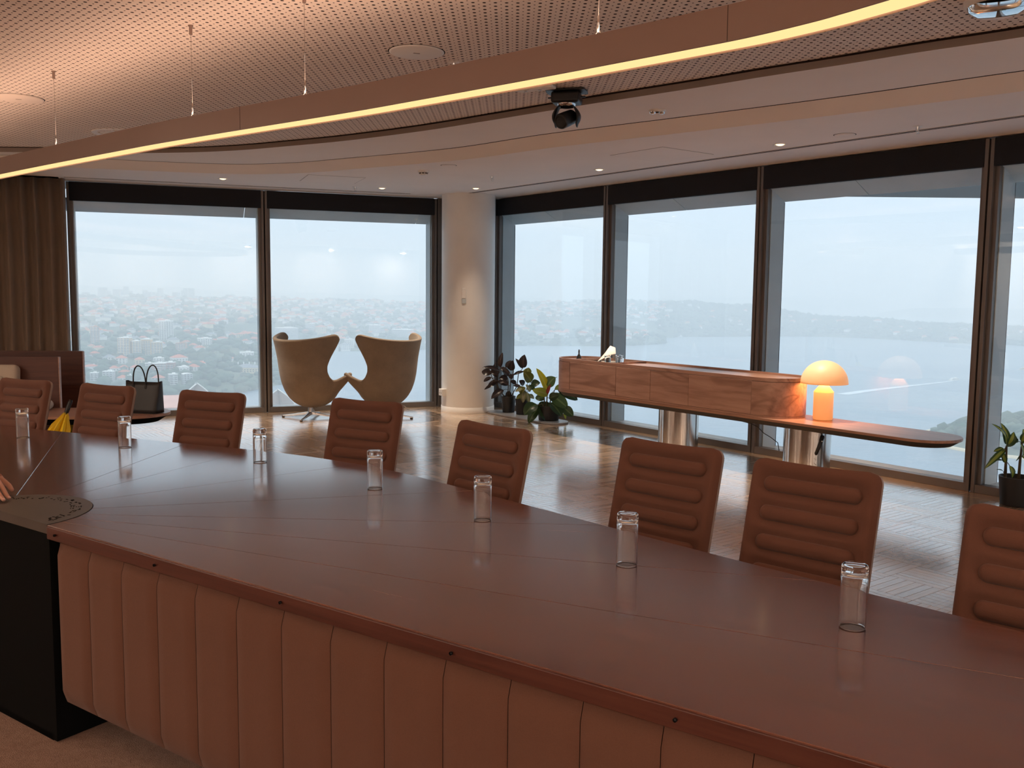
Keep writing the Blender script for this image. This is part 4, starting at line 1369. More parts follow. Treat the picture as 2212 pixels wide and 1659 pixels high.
def at_path(x):
    best = min(range(90), key=lambda i: abs(RP[i].x - x)); t = (RP[best + 1] - RP[best - 1]).normalized()
    return RP[best] + Vector((-t.y, t.x)) * PW / 2, math.atan2(t.y, t.x)
for x in (-2.80, -1.67, -.93, .24, 1.0):
    q, a = at_path(x)
    lx, ly = q.x + .724, q.y - 3.97
    MB().tube([(lx, ly, .135), (lx, ly, .52)], .0011, 5).build('suspension_wire', mat_steel, pen)
    MB().lathe([(.0, .0), (.008, 0), (.008, .04), (.013, .04), (.013, .045)], 12, c=(lx, ly, .515)).build('ceiling_ferrule', mat_pendant, pen)
    MB().lathe([(0, 0), (.0045, 0), (.0045, .05), (.002, .054), (0, .054)], 10, c=(lx, ly, .128)).build('gripper', mat_steel, pen)
    for s_ in (-1, 1):
        d_ = Vector((math.cos(a), math.sin(a))) * .035 * s_
        MB().tube([(lx, ly, .134), (lx + d_.x, ly + d_.y, .102)], .0022, 5).build('bridle', mat_steel, pen)
for x in (-1.28, .62):
    q = RP[min(range(90), key=lambda i: abs(RP[i].x - x))]
    i = min(range(90), key=lambda i: abs(RP[i].x - x)); t = (RP[i + 1] - RP[i - 1]).normalized()
    MB().box((q.x + .724, q.y - 3.97, .052), (.0016, .0012, .104), math.atan2(t.y, t.x)).build('joint_line', mat_darkgap, pen)

# ================================================================ CEILING FITTINGS
def disc_fit(name, label, cat_, x, y, z, r, th=.008, mat=mat_white, logo=False):
    root = empty(name, (x, y, z))
    MB().lathe([(0, -th), (r * .93, -th), (r, -th * .45), (r, 0)], 48).build('grille', mat, root)
    MB().lathe([(r, -.0005), (r + .006, -.0005), (r + .006, .001)], 48).build('shadow_ring', mat_darkgap, root)
    if logo: MB().box((0, 0, -th - .0006), (.036, .010, .0012), .35).build('badge', mat_fascia, root)
    tag(root, label, cat_); return root
disc_fit('ceiling_speaker', 'round white ceiling speaker on the perforated ceiling above the pendant, upper middle', 'speaker', -.54, 5.196, z_s0, .150, logo=True)
disc_fit('ceiling_speaker', 'round ceiling speaker on the perforated ceiling at the left frame edge', 'speaker', -3.44, 6.55, z_s0, .160, mat=mat_perf, logo=True)
disc_fit('ceiling_speaker', 'small flat round speaker in the smooth ceiling, right of the smoke detector', 'speaker', -.619, 8.86, ZC, .07, .004, mat_ceiling)
disc_fit('ceiling_speaker', 'flat round speaker in the smooth ceiling above the right windows', 'speaker', 2.441, 6.966, ZC, .075, .005, mat_ceiling)
ad = empty('air_diffuser', (-3.33, 7.97, z_s0)); tag(ad, 'round white swirl air diffuser half hidden behind the pendant', 'vent')
MB().lathe([(.185, -.002), (.225, -.008), (.232, -.004), (.232, 0)], 48).build('rim', plain('bright_white', (.85, .85, .85), .5), ad)
MB().lathe([(0, .008), (.19, .008)], 32).build('throat', mat_darkgap, ad)
for k in range(18):
    a = 2 * PI * k / 18
    MB().box((.112 * math.cos(a), .112 * math.sin(a), -.001), (.145, .02, .003), a + .35).build('vane', mat_white, ad)
def sprinkler(x, y, z, label):
    r = empty('sprinkler', (x, y, z))
    MB().lathe([(0, -.003), (.030, -.003), (.033, 0)], 20).build('escutcheon', mat_white, r)
    MB().lathe([(.010, -.003), (.008, -.02), (.004, -.034)], 12).build('body', mat_chrome, r)
    for s_ in (-1, 1):
        MB().tube([(.009 * s_, 0, -.012), (.011 * s_, 0, -.03), (.002 * s_, 0, -.046)], .002, 5).build('frame_arm', mat_chrome, r)
    MB().lathe([(0, -.046), (.014, -.046), (.014, -.0475), (0, -.0475)], 16).build('deflector', mat_chrome, r)
    tag(r, label, 'sprinkler', 'ceiling sprinklers')
sprinkler(-2.706, 7.381, z_s0, 'chrome sprinkler head just above the pendant, right of the swirl air diffuser')
sprinkler(-.351, 5.42, z_s0, 'chrome sprinkler head peeping over the pendant below the round ceiling speaker')
sprinkler(-.227, 9.659, ZC, 'small white sprinkler head on the smooth ceiling above the column')
sprinkler(-1.823, 10.75, ZC, 'small white sprinkler head on the smooth ceiling beside the left slot diffuser')
sprinkler(2.82, 6.60, ZC, 'white sprinkler head on the smooth ceiling by the long right slot diffuser')
sm = empty('smoke_detector', (-.896, 9.27, ZC)); tag(sm, 'white smoke detector on the smooth ceiling, left of the column', 'detector')
MB().lathe([(.055, 0), (.055, -.014), (.048, -.018)], 28).build('base', mat_white, sm)
MB().lathe([(.040, -.018), (.040, -.034), (.030, -.044), (0, -.046)], 28).build('chamber', mat_white, sm)
for k in range(8):
    a = k * PI / 4
    MB().box((.0405 * math.cos(a), .0405 * math.sin(a), -.026), (.003, .022, .009), a).build('slot', mat_darkgap, sm)
def downlight(x, y, label, pw=190.0):
    r = empty('downlight', (x, y, ZC))
    MB().lathe([(.036, .002), (.037, -.002), (.052, -.004), (.055, -.001), (.055, 0)], 28).build('trim_ring', mat_white, r)
    MB().lathe([(.036, .002), (.030, -.004), (.018, -.009), (0, -.010)], 20).build('lens', mat_bulb, r)
    tag(r, label, 'downlight', 'recessed ceiling downlights')
    d = bpy.data.lights.new('spot_beam', 'SPOT'); d.energy = pw; d.color = (1.0, .80, .60); d.spot_size = math.radians(62); d.spot_blend = 1.0; d.shadow_soft_size = .03
    o = bpy.data.objects.new('spot_beam', d); o.location = (x, y, ZC - .02); COL.objects.link(o)
downlight(-3.137, 10.10, 'lit downlight above the leftmost window')
downlight(-1.53, 10.86, 'lit downlight in front of the second window from the left')
downlight(-.439, 10.78, 'lit downlight right above the white column', 60)
downlight(.82, 9.05, 'lit downlight above the left end of the walnut cabinet')
downlight(2.099, 7.44, 'lit downlight above the right end of the walnut cabinet')
for x, y in ((4.3, 4.5), (5.6, 2.8), (6.9, 1.1), (-5.6, 8.9)):      # unseen spots without fittings, added for warm bounce off the floor
    d = bpy.data.lights.new('spot_beam', 'SPOT'); d.energy = 190.0; d.color = (1.0, .80, .60); d.spot_size = math.radians(62); d.spot_blend = 1.0; d.shadow_soft_size = .03
    o = bpy.data.objects.new('spot_beam', d); o.location = (x, y, ZC - .03); COL.objects.link(o)
# linear slot diffusers
def slot_diffuser(label, q0, q1, w):
    c = (q0 + q1) / 2; L = (q1 - q0).length; a = math.atan2((q1 - q0).y, (q1 - q0).x)
    r = empty('slot_diffuser', (c.x, c.y, ZC), a)
    MB().box((0, 0, -.001), (L, w, .003)).build('slot', mat_darkgap, r)
    for k in (-1, 0, 1):
        MB().box((0, k * w / 2 * .97, -.0018), (L + .01, .005, .003)).build('rail', mat_ceiling, r)
    tag(r, label, 'vent')
slot_diffuser('long black twin-slot air diffuser in the ceiling along the right windows', FR(9.35, .655), FR(-.5, .655), .066)
slot_diffuser('short black twin-slot air diffuser in the ceiling along the left windows', FL(-2.9, .372), FL(.93, .372), .062)
# access hatches drawn by their thin joints
def hatch(label, c, w, h, a):
    r = empty('access_panel', (c[0], c[1], ZC), a)
    MB().box((0, 0, -.0008), (w, h, .0012)).build('joint', mat_fascia, r)
    MB().box((0, 0, -.001), (w - .010, h - .010, .0024)).build('panel', mat_ceiling, r)
    tag(r, label, 'hatch')
hatch('square access panel in the smooth ceiling above the second right window', (1.26, 8.05), .62, .62, angR)
hatch('square access panel in the smooth ceiling before the two left windows', (-1.95, 10.05), .6, .6, math.atan2(tL.y, tL.x))
# emergency light on the soffit joint, white bracket behind the pendant, clear dome at the top right
em = empty('emergency_light', (.985, 6.53, z_s1)); tag(em, 'small clear emergency light fitting on the soffit right of the ceiling camera', 'light fitting')
MB().lathe([(.06, 0), (.06, -.006), (.03, -.012)], 24).build('plate', mat_white, em)
for s_ in (-1, 1): MB().lathe([(.022, -.006), (.02, -.022), (0, -.028)], 16, c=(.032 * s_, 0, 0)).build('lens', mat_chrome, em)
eb = empty('ceiling_bracket', (.13, 6.02, z_s0), -.5); tag(eb, 'white flat bracket on the perforated ceiling left of the black camera', 'bracket')
MB().box((0, 0, -.012), (.26, .075, .022)).build('plate', mat_white, eb, bevel=.008)
for s_ in (-.07, .03): MB().lathe([(0, -.028), (.010, -.026), (.012, -.022)], 12, c=(s_, 0, 0)).build('screw', mat_chrome, eb)
cl = empty('clear_dome', (2.12, 4.20, z_s0)); tag(cl, 'clear plastic light dome cut by the top right frame edge', 'light fitting')
MB().lathe([(.14, 0), (.138, -.02), (.125, -.03)], 36).build('ring', mat_white, cl)
MB().lathe([(.125, -.028), (.115, -.05), (.08, -.066), (0, -.07)], 36).build('lens', mat_tumbler, cl)

# ================================================================ CEILING CAMERA
pz = empty('ptz_camera', (.335, 6.12, z_s0), math.radians(-14)); tag(pz, 'black pan-tilt video camera hanging from the perforated ceiling', 'camera')
pl = MB(); pl.prism([(-.125, -.085), (.125, -.085), (.135, .0), (.125, .085), (-.125, .085), (-.135, 0)], -.014, -.004); pl.build('mount_plate', mat_black, pz, bevel=.003)
MB().box((0, 0, -.052), (.185, .15, .072)).build('body', mat_black, pz, bevel=.018, bseg=4)
for s_ in (-1, 1): MB().box((s_ * .105, .0, -.045), (.035, .014, .008)).build('tab', mat_black, pz)
MB().lathe([(.062, -.085), (.058, -.102), (.05, -.108)], 28).build('turntable', mat_chrome, pz)
for s_ in (-1, 1):
    rows = []
    for i in range(13):
        t_ = i / 12; z = -.10 - .135 * t_
        x = s_ * (.034 + .046 * math.sin(PI * min(1, t_ * 1.05 + .12) * .72) )
        hw = .022 + .026 * math.sin(PI * (t_ * .8 + .2)) 
        rows.append([(x + s_ * .014 * math.cos(a) * math.sin(PI * (.12 + .8 * t_)), hw * math.sin(a), z) for a in np.linspace(0, 2 * PI, 17)[:-1]])
    m_ = MB().grid(rows, wrap=True); m_.add(rows[0], [tuple(range(16))]); m_.add(rows[-1], [tuple(range(16))])
    m_.build('yoke_arm', mat_black, pz, recalc=True)
Rb = Euler((math.radians(112), 0, math.radians(-28))).to_matrix()
MB().lathe([(0, -.075), (.036, -.075), (.047, -.06), (.05, 0), (.05, .055), (.046, .065), (.036, .068), (.034, .06), (0, .058)], 32, c=(0, -.01, -.185), rot=Rb).build('barrel', mat_black, pz)
MB().lathe([(0, .0605), (.024, .060), (.033, .0612)], 24, c=(0, -.01, -.185), rot=Rb).build('lens', mat_black, pz)

# ================================================================ COLUMN FITTINGS
pa = math.atan2(-11.6, .5) 
def on_col(ang, r=.332): return (-.56 + r * math.cos(ang), 11.60 + r * math.sin(ang))
a1 = math.radians(-96); q = on_col(a1)
sw = empty('wall_switch', (q[0], q[1], 1.44), a1 + PI / 2); tag(sw, 'white thermostat and switch plate on the column', 'switch')
MB().box((0, -.004, .035), (.052, .012, .125)).build('thermostat', mat_white, sw, bevel=.003)
MB().box((0, -.004, -.062), (.052, .010, .055)).build('switch_plate', mat_fin, sw, bevel=.003)
a2 = math.radians(-150); q = on_col(a2, .345)
so_ = empty('power_socket', (q[0], q[1], .245), a2 + PI / 2); tag(so_, 'white surface power socket box low on the left of the column', 'socket')
MB().box((0, -.005, 0), (.115, .055, .085)).build('box', mat_white, so_, bevel=.003)
MB().box((0, -.034, 0), (.095, .004, .068)).build('face_plate', mat_paper, so_)
for s_ in (-.022, .022): MB().box((s_, -.0365, -.008), (.012, .002, .02)).build('outlet', mat_fascia, so_)

# ================================================================ CURTAIN AND BENCH ON THE LEFT
rows = []
NCt = 340
for z in (.02, .5, 1.1, 1.8, 2.4, 2.78):
    row = []
    for k in range(NCt + 1):
        u = k / NCt; t = .93 + 2.1 * u
        k_ = 2 * PI * u * 2.1 / .135
        amp = .050 * (1 - .25 * z / 2.8)
        w = math.sin(k_ + .5 * math.sin(k_ * .37)) 
        o = .20 + amp * math.copysign(abs(w) ** .75, w) + .012 * math.sin(k_ * .23 + z)
        p = FL(t + .010 * math.cos(k_) + .006 * math.sin(z * 2 + k * .02), o)
        row.append((p.x, p.y, z))
    rows.append(row)
cu = MB().grid(rows).build('curtain', mat_curtain)
sd = cu.modifiers.new('t', 'SOLIDIFY'); sd.thickness = .003
tag(cu, 'floor-length taupe pleated curtain at the left end of the windows', 'curtain')
angB = math.radians(5.5)
bo = Vector((-2.92, 7.80)); bd = Vector((math.cos(angB), math.sin(angB)))
bench = empty('bench', (bo.x, bo.y, 0), angB); tag(bench, 'walnut bench slab with a rounded end carrying cream cushions and the bag', 'bench')
def round_end(x0, x1, hw, n=24):
    p = [(x0, -hw)]
    for k in range(n + 1):
        a = -PI / 2 + PI * k / n; p.append((x1 - hw + hw * math.cos(a), hw * math.sin(a)))
    p.append((x0, hw)); return p
MB().prism(round_end(-3.7, 0, .30), .428, .45).build('seat_slab', mat_walnut_top, bench, bevel=.002, bseg=1)
MB().prism(round_end(-3.7, -.09, .235), .375, .428, poly_top=round_end(-3.7, -.008, .292)).build('underframe', mat_blackm, bench)
for x in (-.78, -2.6): MB().lathe([(.15, 0), (.15, .376)], 40, c=(x, 0, 0)).build('leg', mat_steel, bench)
def cushion(name, cx, cy_, cz, sx, sy, sz, mat, rx=0, bev=.045):
    o = MB().box((0, 0, 0), (sx, sy, sz)).build(name, mat, bench, bevel=bev, bseg=4)
    o.location = (cx, cy_, cz); o.rotation_euler = (rx, 0, 0)
    for p in o.data.polygons: p.use_smooth = True
    return o
cushion('seat_cushion', -1.02 - .95, -.02, .492, 1.9, .50, .085, mat_cream)
cushion('back_cushion', -1.32 - .85, .245, .655, 1.7, .12, .35, mat_cream, -.12)
cushion('back_inset', -1.42 - .75, .19, .625, 1.5, .07, .22, mat_cream, -.12, .025)
for k in range(3): 
    o = MB().box((0, 0, 0), (.006, .01, .20)).build('seam', mat_fascia, bench); o.location = (-1.62 - k * .3, .152, .62)
def screen(name, label, x1, y, z1, th=.045, L=2.55):
    p = bo + bd * x1 + Vector((-bd.y, bd.x)) * y
    r = empty(name, (p.x, p.y, 0), angB)
    MB().box((-L / 2, 0, z1 / 2), (L, th, z1)).build('board', mat_panelwood, r, bevel=.004)
    MB().box((.003, 0, z1 / 2), (.008, th - .006, z1 - .006)).build('edge_strip', mat_walnut_top, r)
    tag(r, label, 'screen', 'dark wood screens')
screen('wood_screen', 'dark wood screen board directly behind the cream bench cushions', -1.02, .345, .895)
screen('wood_screen', 'dark wood screen board farther back, its end showing beside the window', -1.03, .95, .905)
# tote bag
tb = empty('tote_bag', (-3.105, 7.74, .4505), math.radians(-12)); tag(tb, 'black leather tote bag with two thin loop handles on the bench end', 'bag')
rows = []
for i in range(9):
    v = i / 8; z = .004 + .255 * v
    hx = .150 + .012 * v; hy = .078 - .048 * v
    row = []
    for k in range(40):
        a = 2 * PI * k / 40
        s_, c_ = math.sin(a), math.cos(a)
        ex = .35
        row.append((hx * math.copysign(abs(c_) ** ex, c_), hy * math.copysign(abs(s_) ** ex, s_), z + (.012 * abs(c_) ** 4 if i == 8 else 0)))
    rows.append(row)
bb = MB().grid(rows, wrap=True); bb.add(rows[0], [tuple(range(39, -1, -1))])
bo_ = bb.build('body', mat_leather, tb)
sd = bo_.modifiers.new('t', 'SOLIDIFY'); sd.thickness = .004
for y in (-.034, .034):
    pts = []
    for t_ in np.linspace(0, 1, 25):
        a = PI * t_
        xo = .055 if y > 0 else -.02
        pts.append((xo + .058 * math.cos(a), y + .012 * math.sin(a) * (1 if y > 0 else -1), .235 + .165 * math.sin(a) ** .8))
    MB().tube([(pts[0][0], y * 1.05, .17)] + pts + [(pts[-1][0], y * 1.05, .17)], .0055, 8).build('handle', mat_leather, tb)
    for sx in (-1, 1):
        MB().box((pts[0][0] if sx > 0 else pts[-1][0], y * 1.12, .205), (.020, .004, .07)).build('handle_tab', mat_leather, tb)
# yellow umbrella leaning on the bench
ub = empty('umbrella', (-3.68, 7.22, 0)); tag(ub, 'folded yellow umbrella with a black grip leaning on the bench', 'umbrella')
P0, P1 = Vector((-.02, -.04, .02)), Vector((.14, .13, .60))
axu = (P1 - P0).normalized()
MB().tube([P0, P0.lerp(P1, .8)], .006, 8).build('shaft', mat_black, ub)
MB().tube([P0.lerp(P1, .80), P0.lerp(P1, .84), P0.lerp(P1, .97), P1], [.013, .017, .017, .013], 12).build('grip', mat_black, ub)
uu = axu.orthogonal().normalized(); ww = axu.cross(uu)
rows = []
ru = random.Random(5)
NP = 48
jag = [ru.uniform(-.03, .03) for _ in range(NP)]
for i, (v, r) in enumerate(((.06, .012), (.2, .032), (.38, .062), (.52, .072), (.64, .055), (.74, .03), (.80, .020))):
    row = []
    for k in range(NP):
        a = 2 * PI * k / NP
        rr = r * (1 + .34 * math.sin(8 * a + v * 3) + .12 * math.sin(19 * a + i))
        c = P0.lerp(P1, v + (jag[k] if i >= 5 else jag[k] * .3))
        row.append(c + uu * rr * math.cos(a) + ww * rr * math.sin(a))
    rows.append(row)
MB().grid(rows, wrap=True, smooth=False).build('canopy', mat_yellow, ub)

# ================================================================ HAND AT THE LEFT FRAME EDGE
pr = empty('person', (-1.92, 3.36, .74)); tag(pr, 'hand of a person resting fingertips beside the dark table disc, at the left frame edge', 'person')
O_ = Vector((-1.92, 3.36, .74))
def skin_body(name, mat, chains, parent, sub=2):
    vs = []; es = []; rad = []
    index = {}
    for ch in chains:
        prev = None
        for (p, r) in ch:
            key = tuple(round(c, 4) for c in p)
            if key not in index:
                index[key] = len(vs); vs.append(Vector(p) - O_); rad.append(r)
            k = index[key]
            if prev is not None: es.append((prev, k))
            prev = k
    me = bpy.data.meshes.new(name); me.from_pydata([tuple(v) for v in vs], es, [])
    me.materials.append(mat)
    o = bpy.data.objects.new(name, me); COL.objects.link(o); o.parent = parent
    sk = o.modifiers.new('skin', 'SKIN'); sk.use_smooth_shade = True
    for i, sv in enumerate(me.skin_vertices[0].data):
        sv.radius = (rad[i], rad[i] * .9); sv.use_root = (i == 0)
    sb = o.modifiers.new('sub', 'SUBSURF'); sb.levels = sub; sb.render_levels = sub
    return o
elbow = (-2.27, 3.70, .90); fore = (-2.12, 3.555, .862); wrist = (-2.005, 3.435, .822); palm = (-1.945, 3.372, .800)
kn = {'index': (-1.885, 3.325, .795), 'middle': (-1.902, 3.305, .797), 'ring': (-1.922, 3.288, .794), 'little': (-1.943, 3.275, .788)}
mid_ = {'index': (-1.842, 3.278, .781), 'middle': (-1.853, 3.254, .784), 'ring': (-1.874, 3.238, .780), 'little': (-1.905, 3.238, .773)}
dis = {'index': (-1.805, 3.240, .7585), 'middle': (-1.812, 3.214, .7605), 'ring': (-1.836, 3.201, .7585), 'little': (-1.876, 3.213, .7565)}
tipf = {'index': (-1.783, 3.221, .7482), 'middle': (-1.785, 3.190, .7482), 'ring': (-1.812, 3.181, .7482), 'little': (-1.857, 3.197, .7478)}
chains = [[(elbow, .042), (fore, .036), (wrist, .026), (palm, .030)]]
for f in kn:
    s_ = .86 if f == 'little' else 1.0
    chains.append([(palm, .030), (kn[f], .0115 * s_), (mid_[f], .0092 * s_), (dis[f], .0082 * s_), (tipf[f], .0066 * s_)])
chains.append([(palm, .030), ((-1.905, 3.385, .785), .0135), ((-1.858, 3.355, .768), .0105), ((-1.832, 3.330, .7535), .0080)])
hand_ = skin_body('hand', mat_skin, chains, pr)
for f in kn:
    d_ = (Vector(tipf[f]) - Vector(dis[f])).normalized()
    c = Vector(tipf[f]) - O_ - d_ * .003 + Vector((0, 0, .0058))
    q_ = MB().box((0, 0, 0), (.011, .0075, .0014)).build('nail', mat_nail, hand_, bevel=.0006)
    q_.location = c; q_.rotation_euler = d_.to_track_quat('X', 'Z').to_euler()
MB().tube([Vector(v) - O_ for v in (wrist, (-2.05, 3.48, .838), fore, elbow, (-2.36, 3.66, 1.08), (-2.42, 3.62, 1.22))], [.034, .040, .046, .056, .064, .072], 20).build('sleeve', mat_sleeve, pr)

AZ_SHORE=[(-34,1560),(-24.5,1575),(-18.5,1590),(-17,1640),(-15.2,1720),(-13.9,1800),(-13.2,2500),(-12.6,2740),(-9,2760),(-5,2850),(-3,3020),(-1.2,3080),(1,3090),(3,3095),(5.3,3120),(7.6,3180),(9.0,3300),(9.7,3420),(10.2,3900),(12,3960),(14.8,4080),(17,4170),(19.3,4220),(22,4120),(24.5,4000),(28,3900),(34,3800)]
AZ_RIDGE=[(-34,146),(-24,142),(-21,140),(-17,134),(-13,128),(-9,122),(-4,118),(0,118),(3,128),(6,136),(8,134),(10,130),(13,122),(14.8,118),(16,104),(18,84),(20,74),(22,66),(24,58),(27,52),(34,50)]
AZ_RDIST=[(-34,4700),(-13,4700),(-4,4800),(0,4800),(8,4900),(12,4750),(15,4560),(18,4520),(22,4420),(26,4300),(34,4200)]
def _ip(tab,a): return np.interp(a,[t[0] for t in tab],[t[1] for t in tab])
def hills_height(x,y):
    """ground height above the harbour"""
    a=np.degrees(np.arctan2(x,y)); d=np.hypot(x,y)
    ds=_ip(AZ_SHORE,a); dr=_ip(AZ_RDIST,a); zr=_ip(AZ_RIDGE,a)
    s=np.clip((d-ds)/(dr-ds),0,None)
    h=np.where(s<1, zr*(0.10*np.minimum(s*12,1)+0.90*np.clip(s,0,1)**0.85), zr*np.clip(1-0.35*(s-1),0.0,1))
    # low bench of the first headland on the left
    lump=np.sin(x*0.011+1.3)*np.sin(y*0.009+0.4)+0.6*np.sin(x*0.023+y*0.017)
    h=h+lump*5.0*np.clip(s*4,0,1)
    # inlets
    def inlet(a0,a1,d0,d1,soft=0.5):
        return np.clip((a-a0)/soft,0,1)*np.clip((a1-a)/soft,0,1)*np.clip((d-d0)/60,0,1)*np.clip((d1-d)/60,0,1)
    k=np.maximum(inlet(-17.4,-12.4,2550,3060), np.maximum(inlet(2.0,12.0,3420,3900,1.2), inlet(-14.5,-12.0,1900,3000)))
    h=h*(1-k)-8*k
    return np.where(d<ds,-12.0,h)

HAZE = 0.00042

# ================================================================ HARBOUR, HILLS AND TOWN OUTSIDE
WATER = -178.5
WR = random.Random(21)
def water_mat():
    m, n, out = new_mat('harbour_water')
    p = principled(n, out, (.16, .23, .29), .28, 0, .5)
    p.inputs['IOR'].default_value = 1.33
    mp = coords(n, (.012, .03, .02))
    t = noise(n, mp, 1.0, 6, .6)
    bump(n, p, t.outputs[0], .5, 6.0)
    mp2 = coords(n, (.0012, .0035, .002)); t2 = noise(n, mp2, 1.0, 4)
    r = ramp(n, t2.outputs[0], [(.35, (.13, .20, .27)), (.65, (.21, .28, .33))])
    n.links.new(r.outputs[0], p.inputs['Base Color'])
    return m
wb = MB(); wb.add([(-18000, -12000, 0), (18000, -12000, 0), (18000, 22000, 0), (-18000, 22000, 0)], [(0, 1, 2, 3)])
tag(wb.build('water', water_mat(), loc=(0, 0, WATER)), kind='structure')
mat_ground = plain('hill_ground', (.085, .11, .065), 1.0, var=.35, nscale=.02)
mat_tree = plain('tree_canopy', (.060, .095, .060), 1.0, var=.35, nscale=.03)
mat_far = plain('far_hill', (.07, .10, .08), 1.0, var=.1, nscale=.001)
mats_b = {'white': plain('render_white', (.78, .77, .74), .8, var=.03, nscale=.1), 'cream': plain('render_cream', (.72, .60, .40), .8, var=.04, nscale=.1),
          'yellow': plain('yellow_brick', (.62, .42, .20), .9, var=.06, nscale=.1), 'brick': plain('red_brick', (.34, .16, .11), .9, var=.08, nscale=.1),
          'orange': plain('orange_brick', (.50, .26, .15), .9, var=.08, nscale=.1), 'grey': plain('grey_render', (.45, .46, .46), .8, var=.05, nscale=.1),
          'roof': plain('terracotta_roof', (.52, .17, .10), .9, var=.1, nscale=.2), 'slate': plain('slate_roof', (.22, .23, .25), .8, var=.08, nscale=.2),
          'glass': plain('dark_windows', (.05, .06, .07), .3), 'sail': plain('cream_tiled_shell', (.80, .77, .70), .45, var=.04, nscale=.05), 'pink': plain('pink_roof', (.58, .36, .31), .8, var=.06, nscale=.05)}
# ground
AZ = np.radians(np.arange(-36, 36.01, .3)); DD = np.concatenate([np.linspace(1480, 3400, 56), np.linspace(3460, 6800, 40)])
AA, DG = np.meshgrid(AZ, DD)
GX, GY = DG * np.sin(AA), DG * np.cos(AA)
GZ = hills_height(GX, GY)
V = np.stack([GX, GY, GZ + WATER], -1).reshape(-1, 3)
R_, C_ = GX.shape
hb = MB(); hb.v = [tuple(v) for v in V]
for i in range(R_ - 1):
    for j in range(C_ - 1):
        if max(GZ[i, j], GZ[i + 1, j], GZ[i, j + 1], GZ[i + 1, j + 1]) > -7.5:
            hb.f.append((i * C_ + j, i * C_ + j + 1, (i + 1) * C_ + j + 1, (i + 1) * C_ + j))
hb.m = [0] * len(hb.f); hb.sm = [True] * len(hb.f)
tag(hb.build('hills', mat_ground), kind='structure')
def far_ridge(name, dist, prof, depth=900):
    """ridge line: (azimuth degrees, height above the water)"""
    rows = [[], [], []]
    az = np.linspace(prof[0][0], prof[-1][0], 70)
    for a in az:
        h = lerp_tab(prof, a) * (1 + .03 * math.sin(a * 9) + .02 * math.sin(a * 23))
        for r_, (d_, hh) in zip(rows, ((dist, -2), (dist + depth * .35, h), (dist + depth, h * .8))):
            r_.append((d_ * math.sin(math.radians(a)), d_ * math.cos(math.radians(a)), WATER + hh))
    tag(MB().grid(rows).build(name, mat_far), kind='structure')
far_ridge('hills_2', 9000, [(-36, 180), (-27, 190), (-23, 196), (-21.5, 207), (-20, 192), (-18, 166), (-15, 165), (-12, 150), (-8, 138), (-3, 120), (2, 120)])
far_ridge('hills_3', 9300, [(7, 100), (9, 128), (12, 146), (15, 150), (17, 140), (18.5, 60)])
far_ridge('hills_4', 11500, [(14, 128), (15.8, 150), (17.5, 150), (19, 146), (21.1, 138), (21.35, 40), (21.5, 4)])
far_ridge('hills_5', 8500, [(21.5, 10), (22.2, 45), (23.4, 72), (25, 76), (26.5, 82), (30, 78), (36, 84)])
# near garden headland on the right
gm = []
for i in range(9):
    r_ = i / 8
    gm.append([(700 + 185 * r_ * math.cos(a), 1120 + 150 * r_ * math.sin(a), WATER + 26 * (1 - r_ ** 2.2) - (.8 if i == 8 else 0)) for a in np.linspace(0, 2 * PI, 49)[:-1]])
tag(MB().grid(gm, wrap=True, flip=True).build('hills_6', mat_ground), kind='structure')
sw_ = MB(); rowa = [[(700 + k * math.cos(a), 1120 + k * .81 * math.sin(a), z) for a in np.linspace(0, 2 * PI, 49)[:-1]] for k, z in ((188, WATER - 1), (188, WATER + 3), (183, WATER + 3))]
tag(sw_.grid(rowa, wrap=True).build('trim_4', mats_b['cream']), kind='structure')

# ---- trees: one joined canopy
ico = bmesh.new(); bmesh.ops.create_icosphere(ico, subdivisions=1, radius=1.0)
IV = np.array([v.co[:] for v in ico.verts]); IF = np.array([[v.index for v in f.verts] for f in ico.faces]); ico.free()
def blobs(name, P, S):
    n = len(P); P = np.array(P); S = np.array(S)
    jit = 1 + .22 * (rng.random((n, len(IV))) - .5)
    V = IV[None] * jit[:, :, None] * S[:, None, :] + P[:, None, :]
    F = (IF[None] + len(IV) * np.arange(n)[:, None, None]).reshape(-1, 3)
    me = bpy.data.meshes.new(name)
    V = V.reshape(-1, 3)
    me.vertices.add(len(V)); me.vertices.foreach_set('co', V.ravel())
    me.loops.add(F.size); me.loops.foreach_set('vertex_index', F.ravel().astype(np.int32))
    me.polygons.add(len(F)); me.polygons.foreach_set('loop_start', np.arange(0, F.size, 3, dtype=np.int32))
    me.update(calc_edges=True)
    me.materials.append(mat_tree)
    o = bpy.data.objects.new(name, me); COL.objects.link(o); tag(o, kind='stuff')
    return o
TP, TS = [], []
while len(TP) < 7000:
    a = WR.uniform(-35, 35)
    ds = _ip(AZ_SHORE, a); dr = _ip(AZ_RDIST, a)
    d_ = ds + (dr * 1.03 - ds) * WR.random() ** (1.25 if a < 9 else 1.0)
    x, y = d_ * math.sin(math.radians(a)), d_ * math.cos(math.radians(a))
    h = float(hills_height(x, y))
    if h < .8: continue
    if a < 9 and WR.random() < .25 and d_ > 2200: continue
    r_ = WR.uniform(6, 13) * (1.15 if a > 9 else 1)
    TP.append((x, y, WATER + h + r_ * .35)); TS.append((r_ * WR.uniform(.9, 1.5), r_ * WR.uniform(.9, 1.5), r_ * WR.uniform(.6, .95)))
blobs('tree_canopy', TP, TS)
TP, TS = [], []
for k in range(330):
    a = WR.uniform(0, 2 * PI); q = math.sqrt(WR.random()) * .93
    r_ = WR.uniform(6, 12)
    TP.append((700 + 185 * q * math.cos(a), 1120 + 150 * q * math.sin(a), WATER + 26 * (1 - q ** 2.2) + r_ * .35)); TS.append((r_, r_, r_ * WR.uniform(.7, 1.0)))
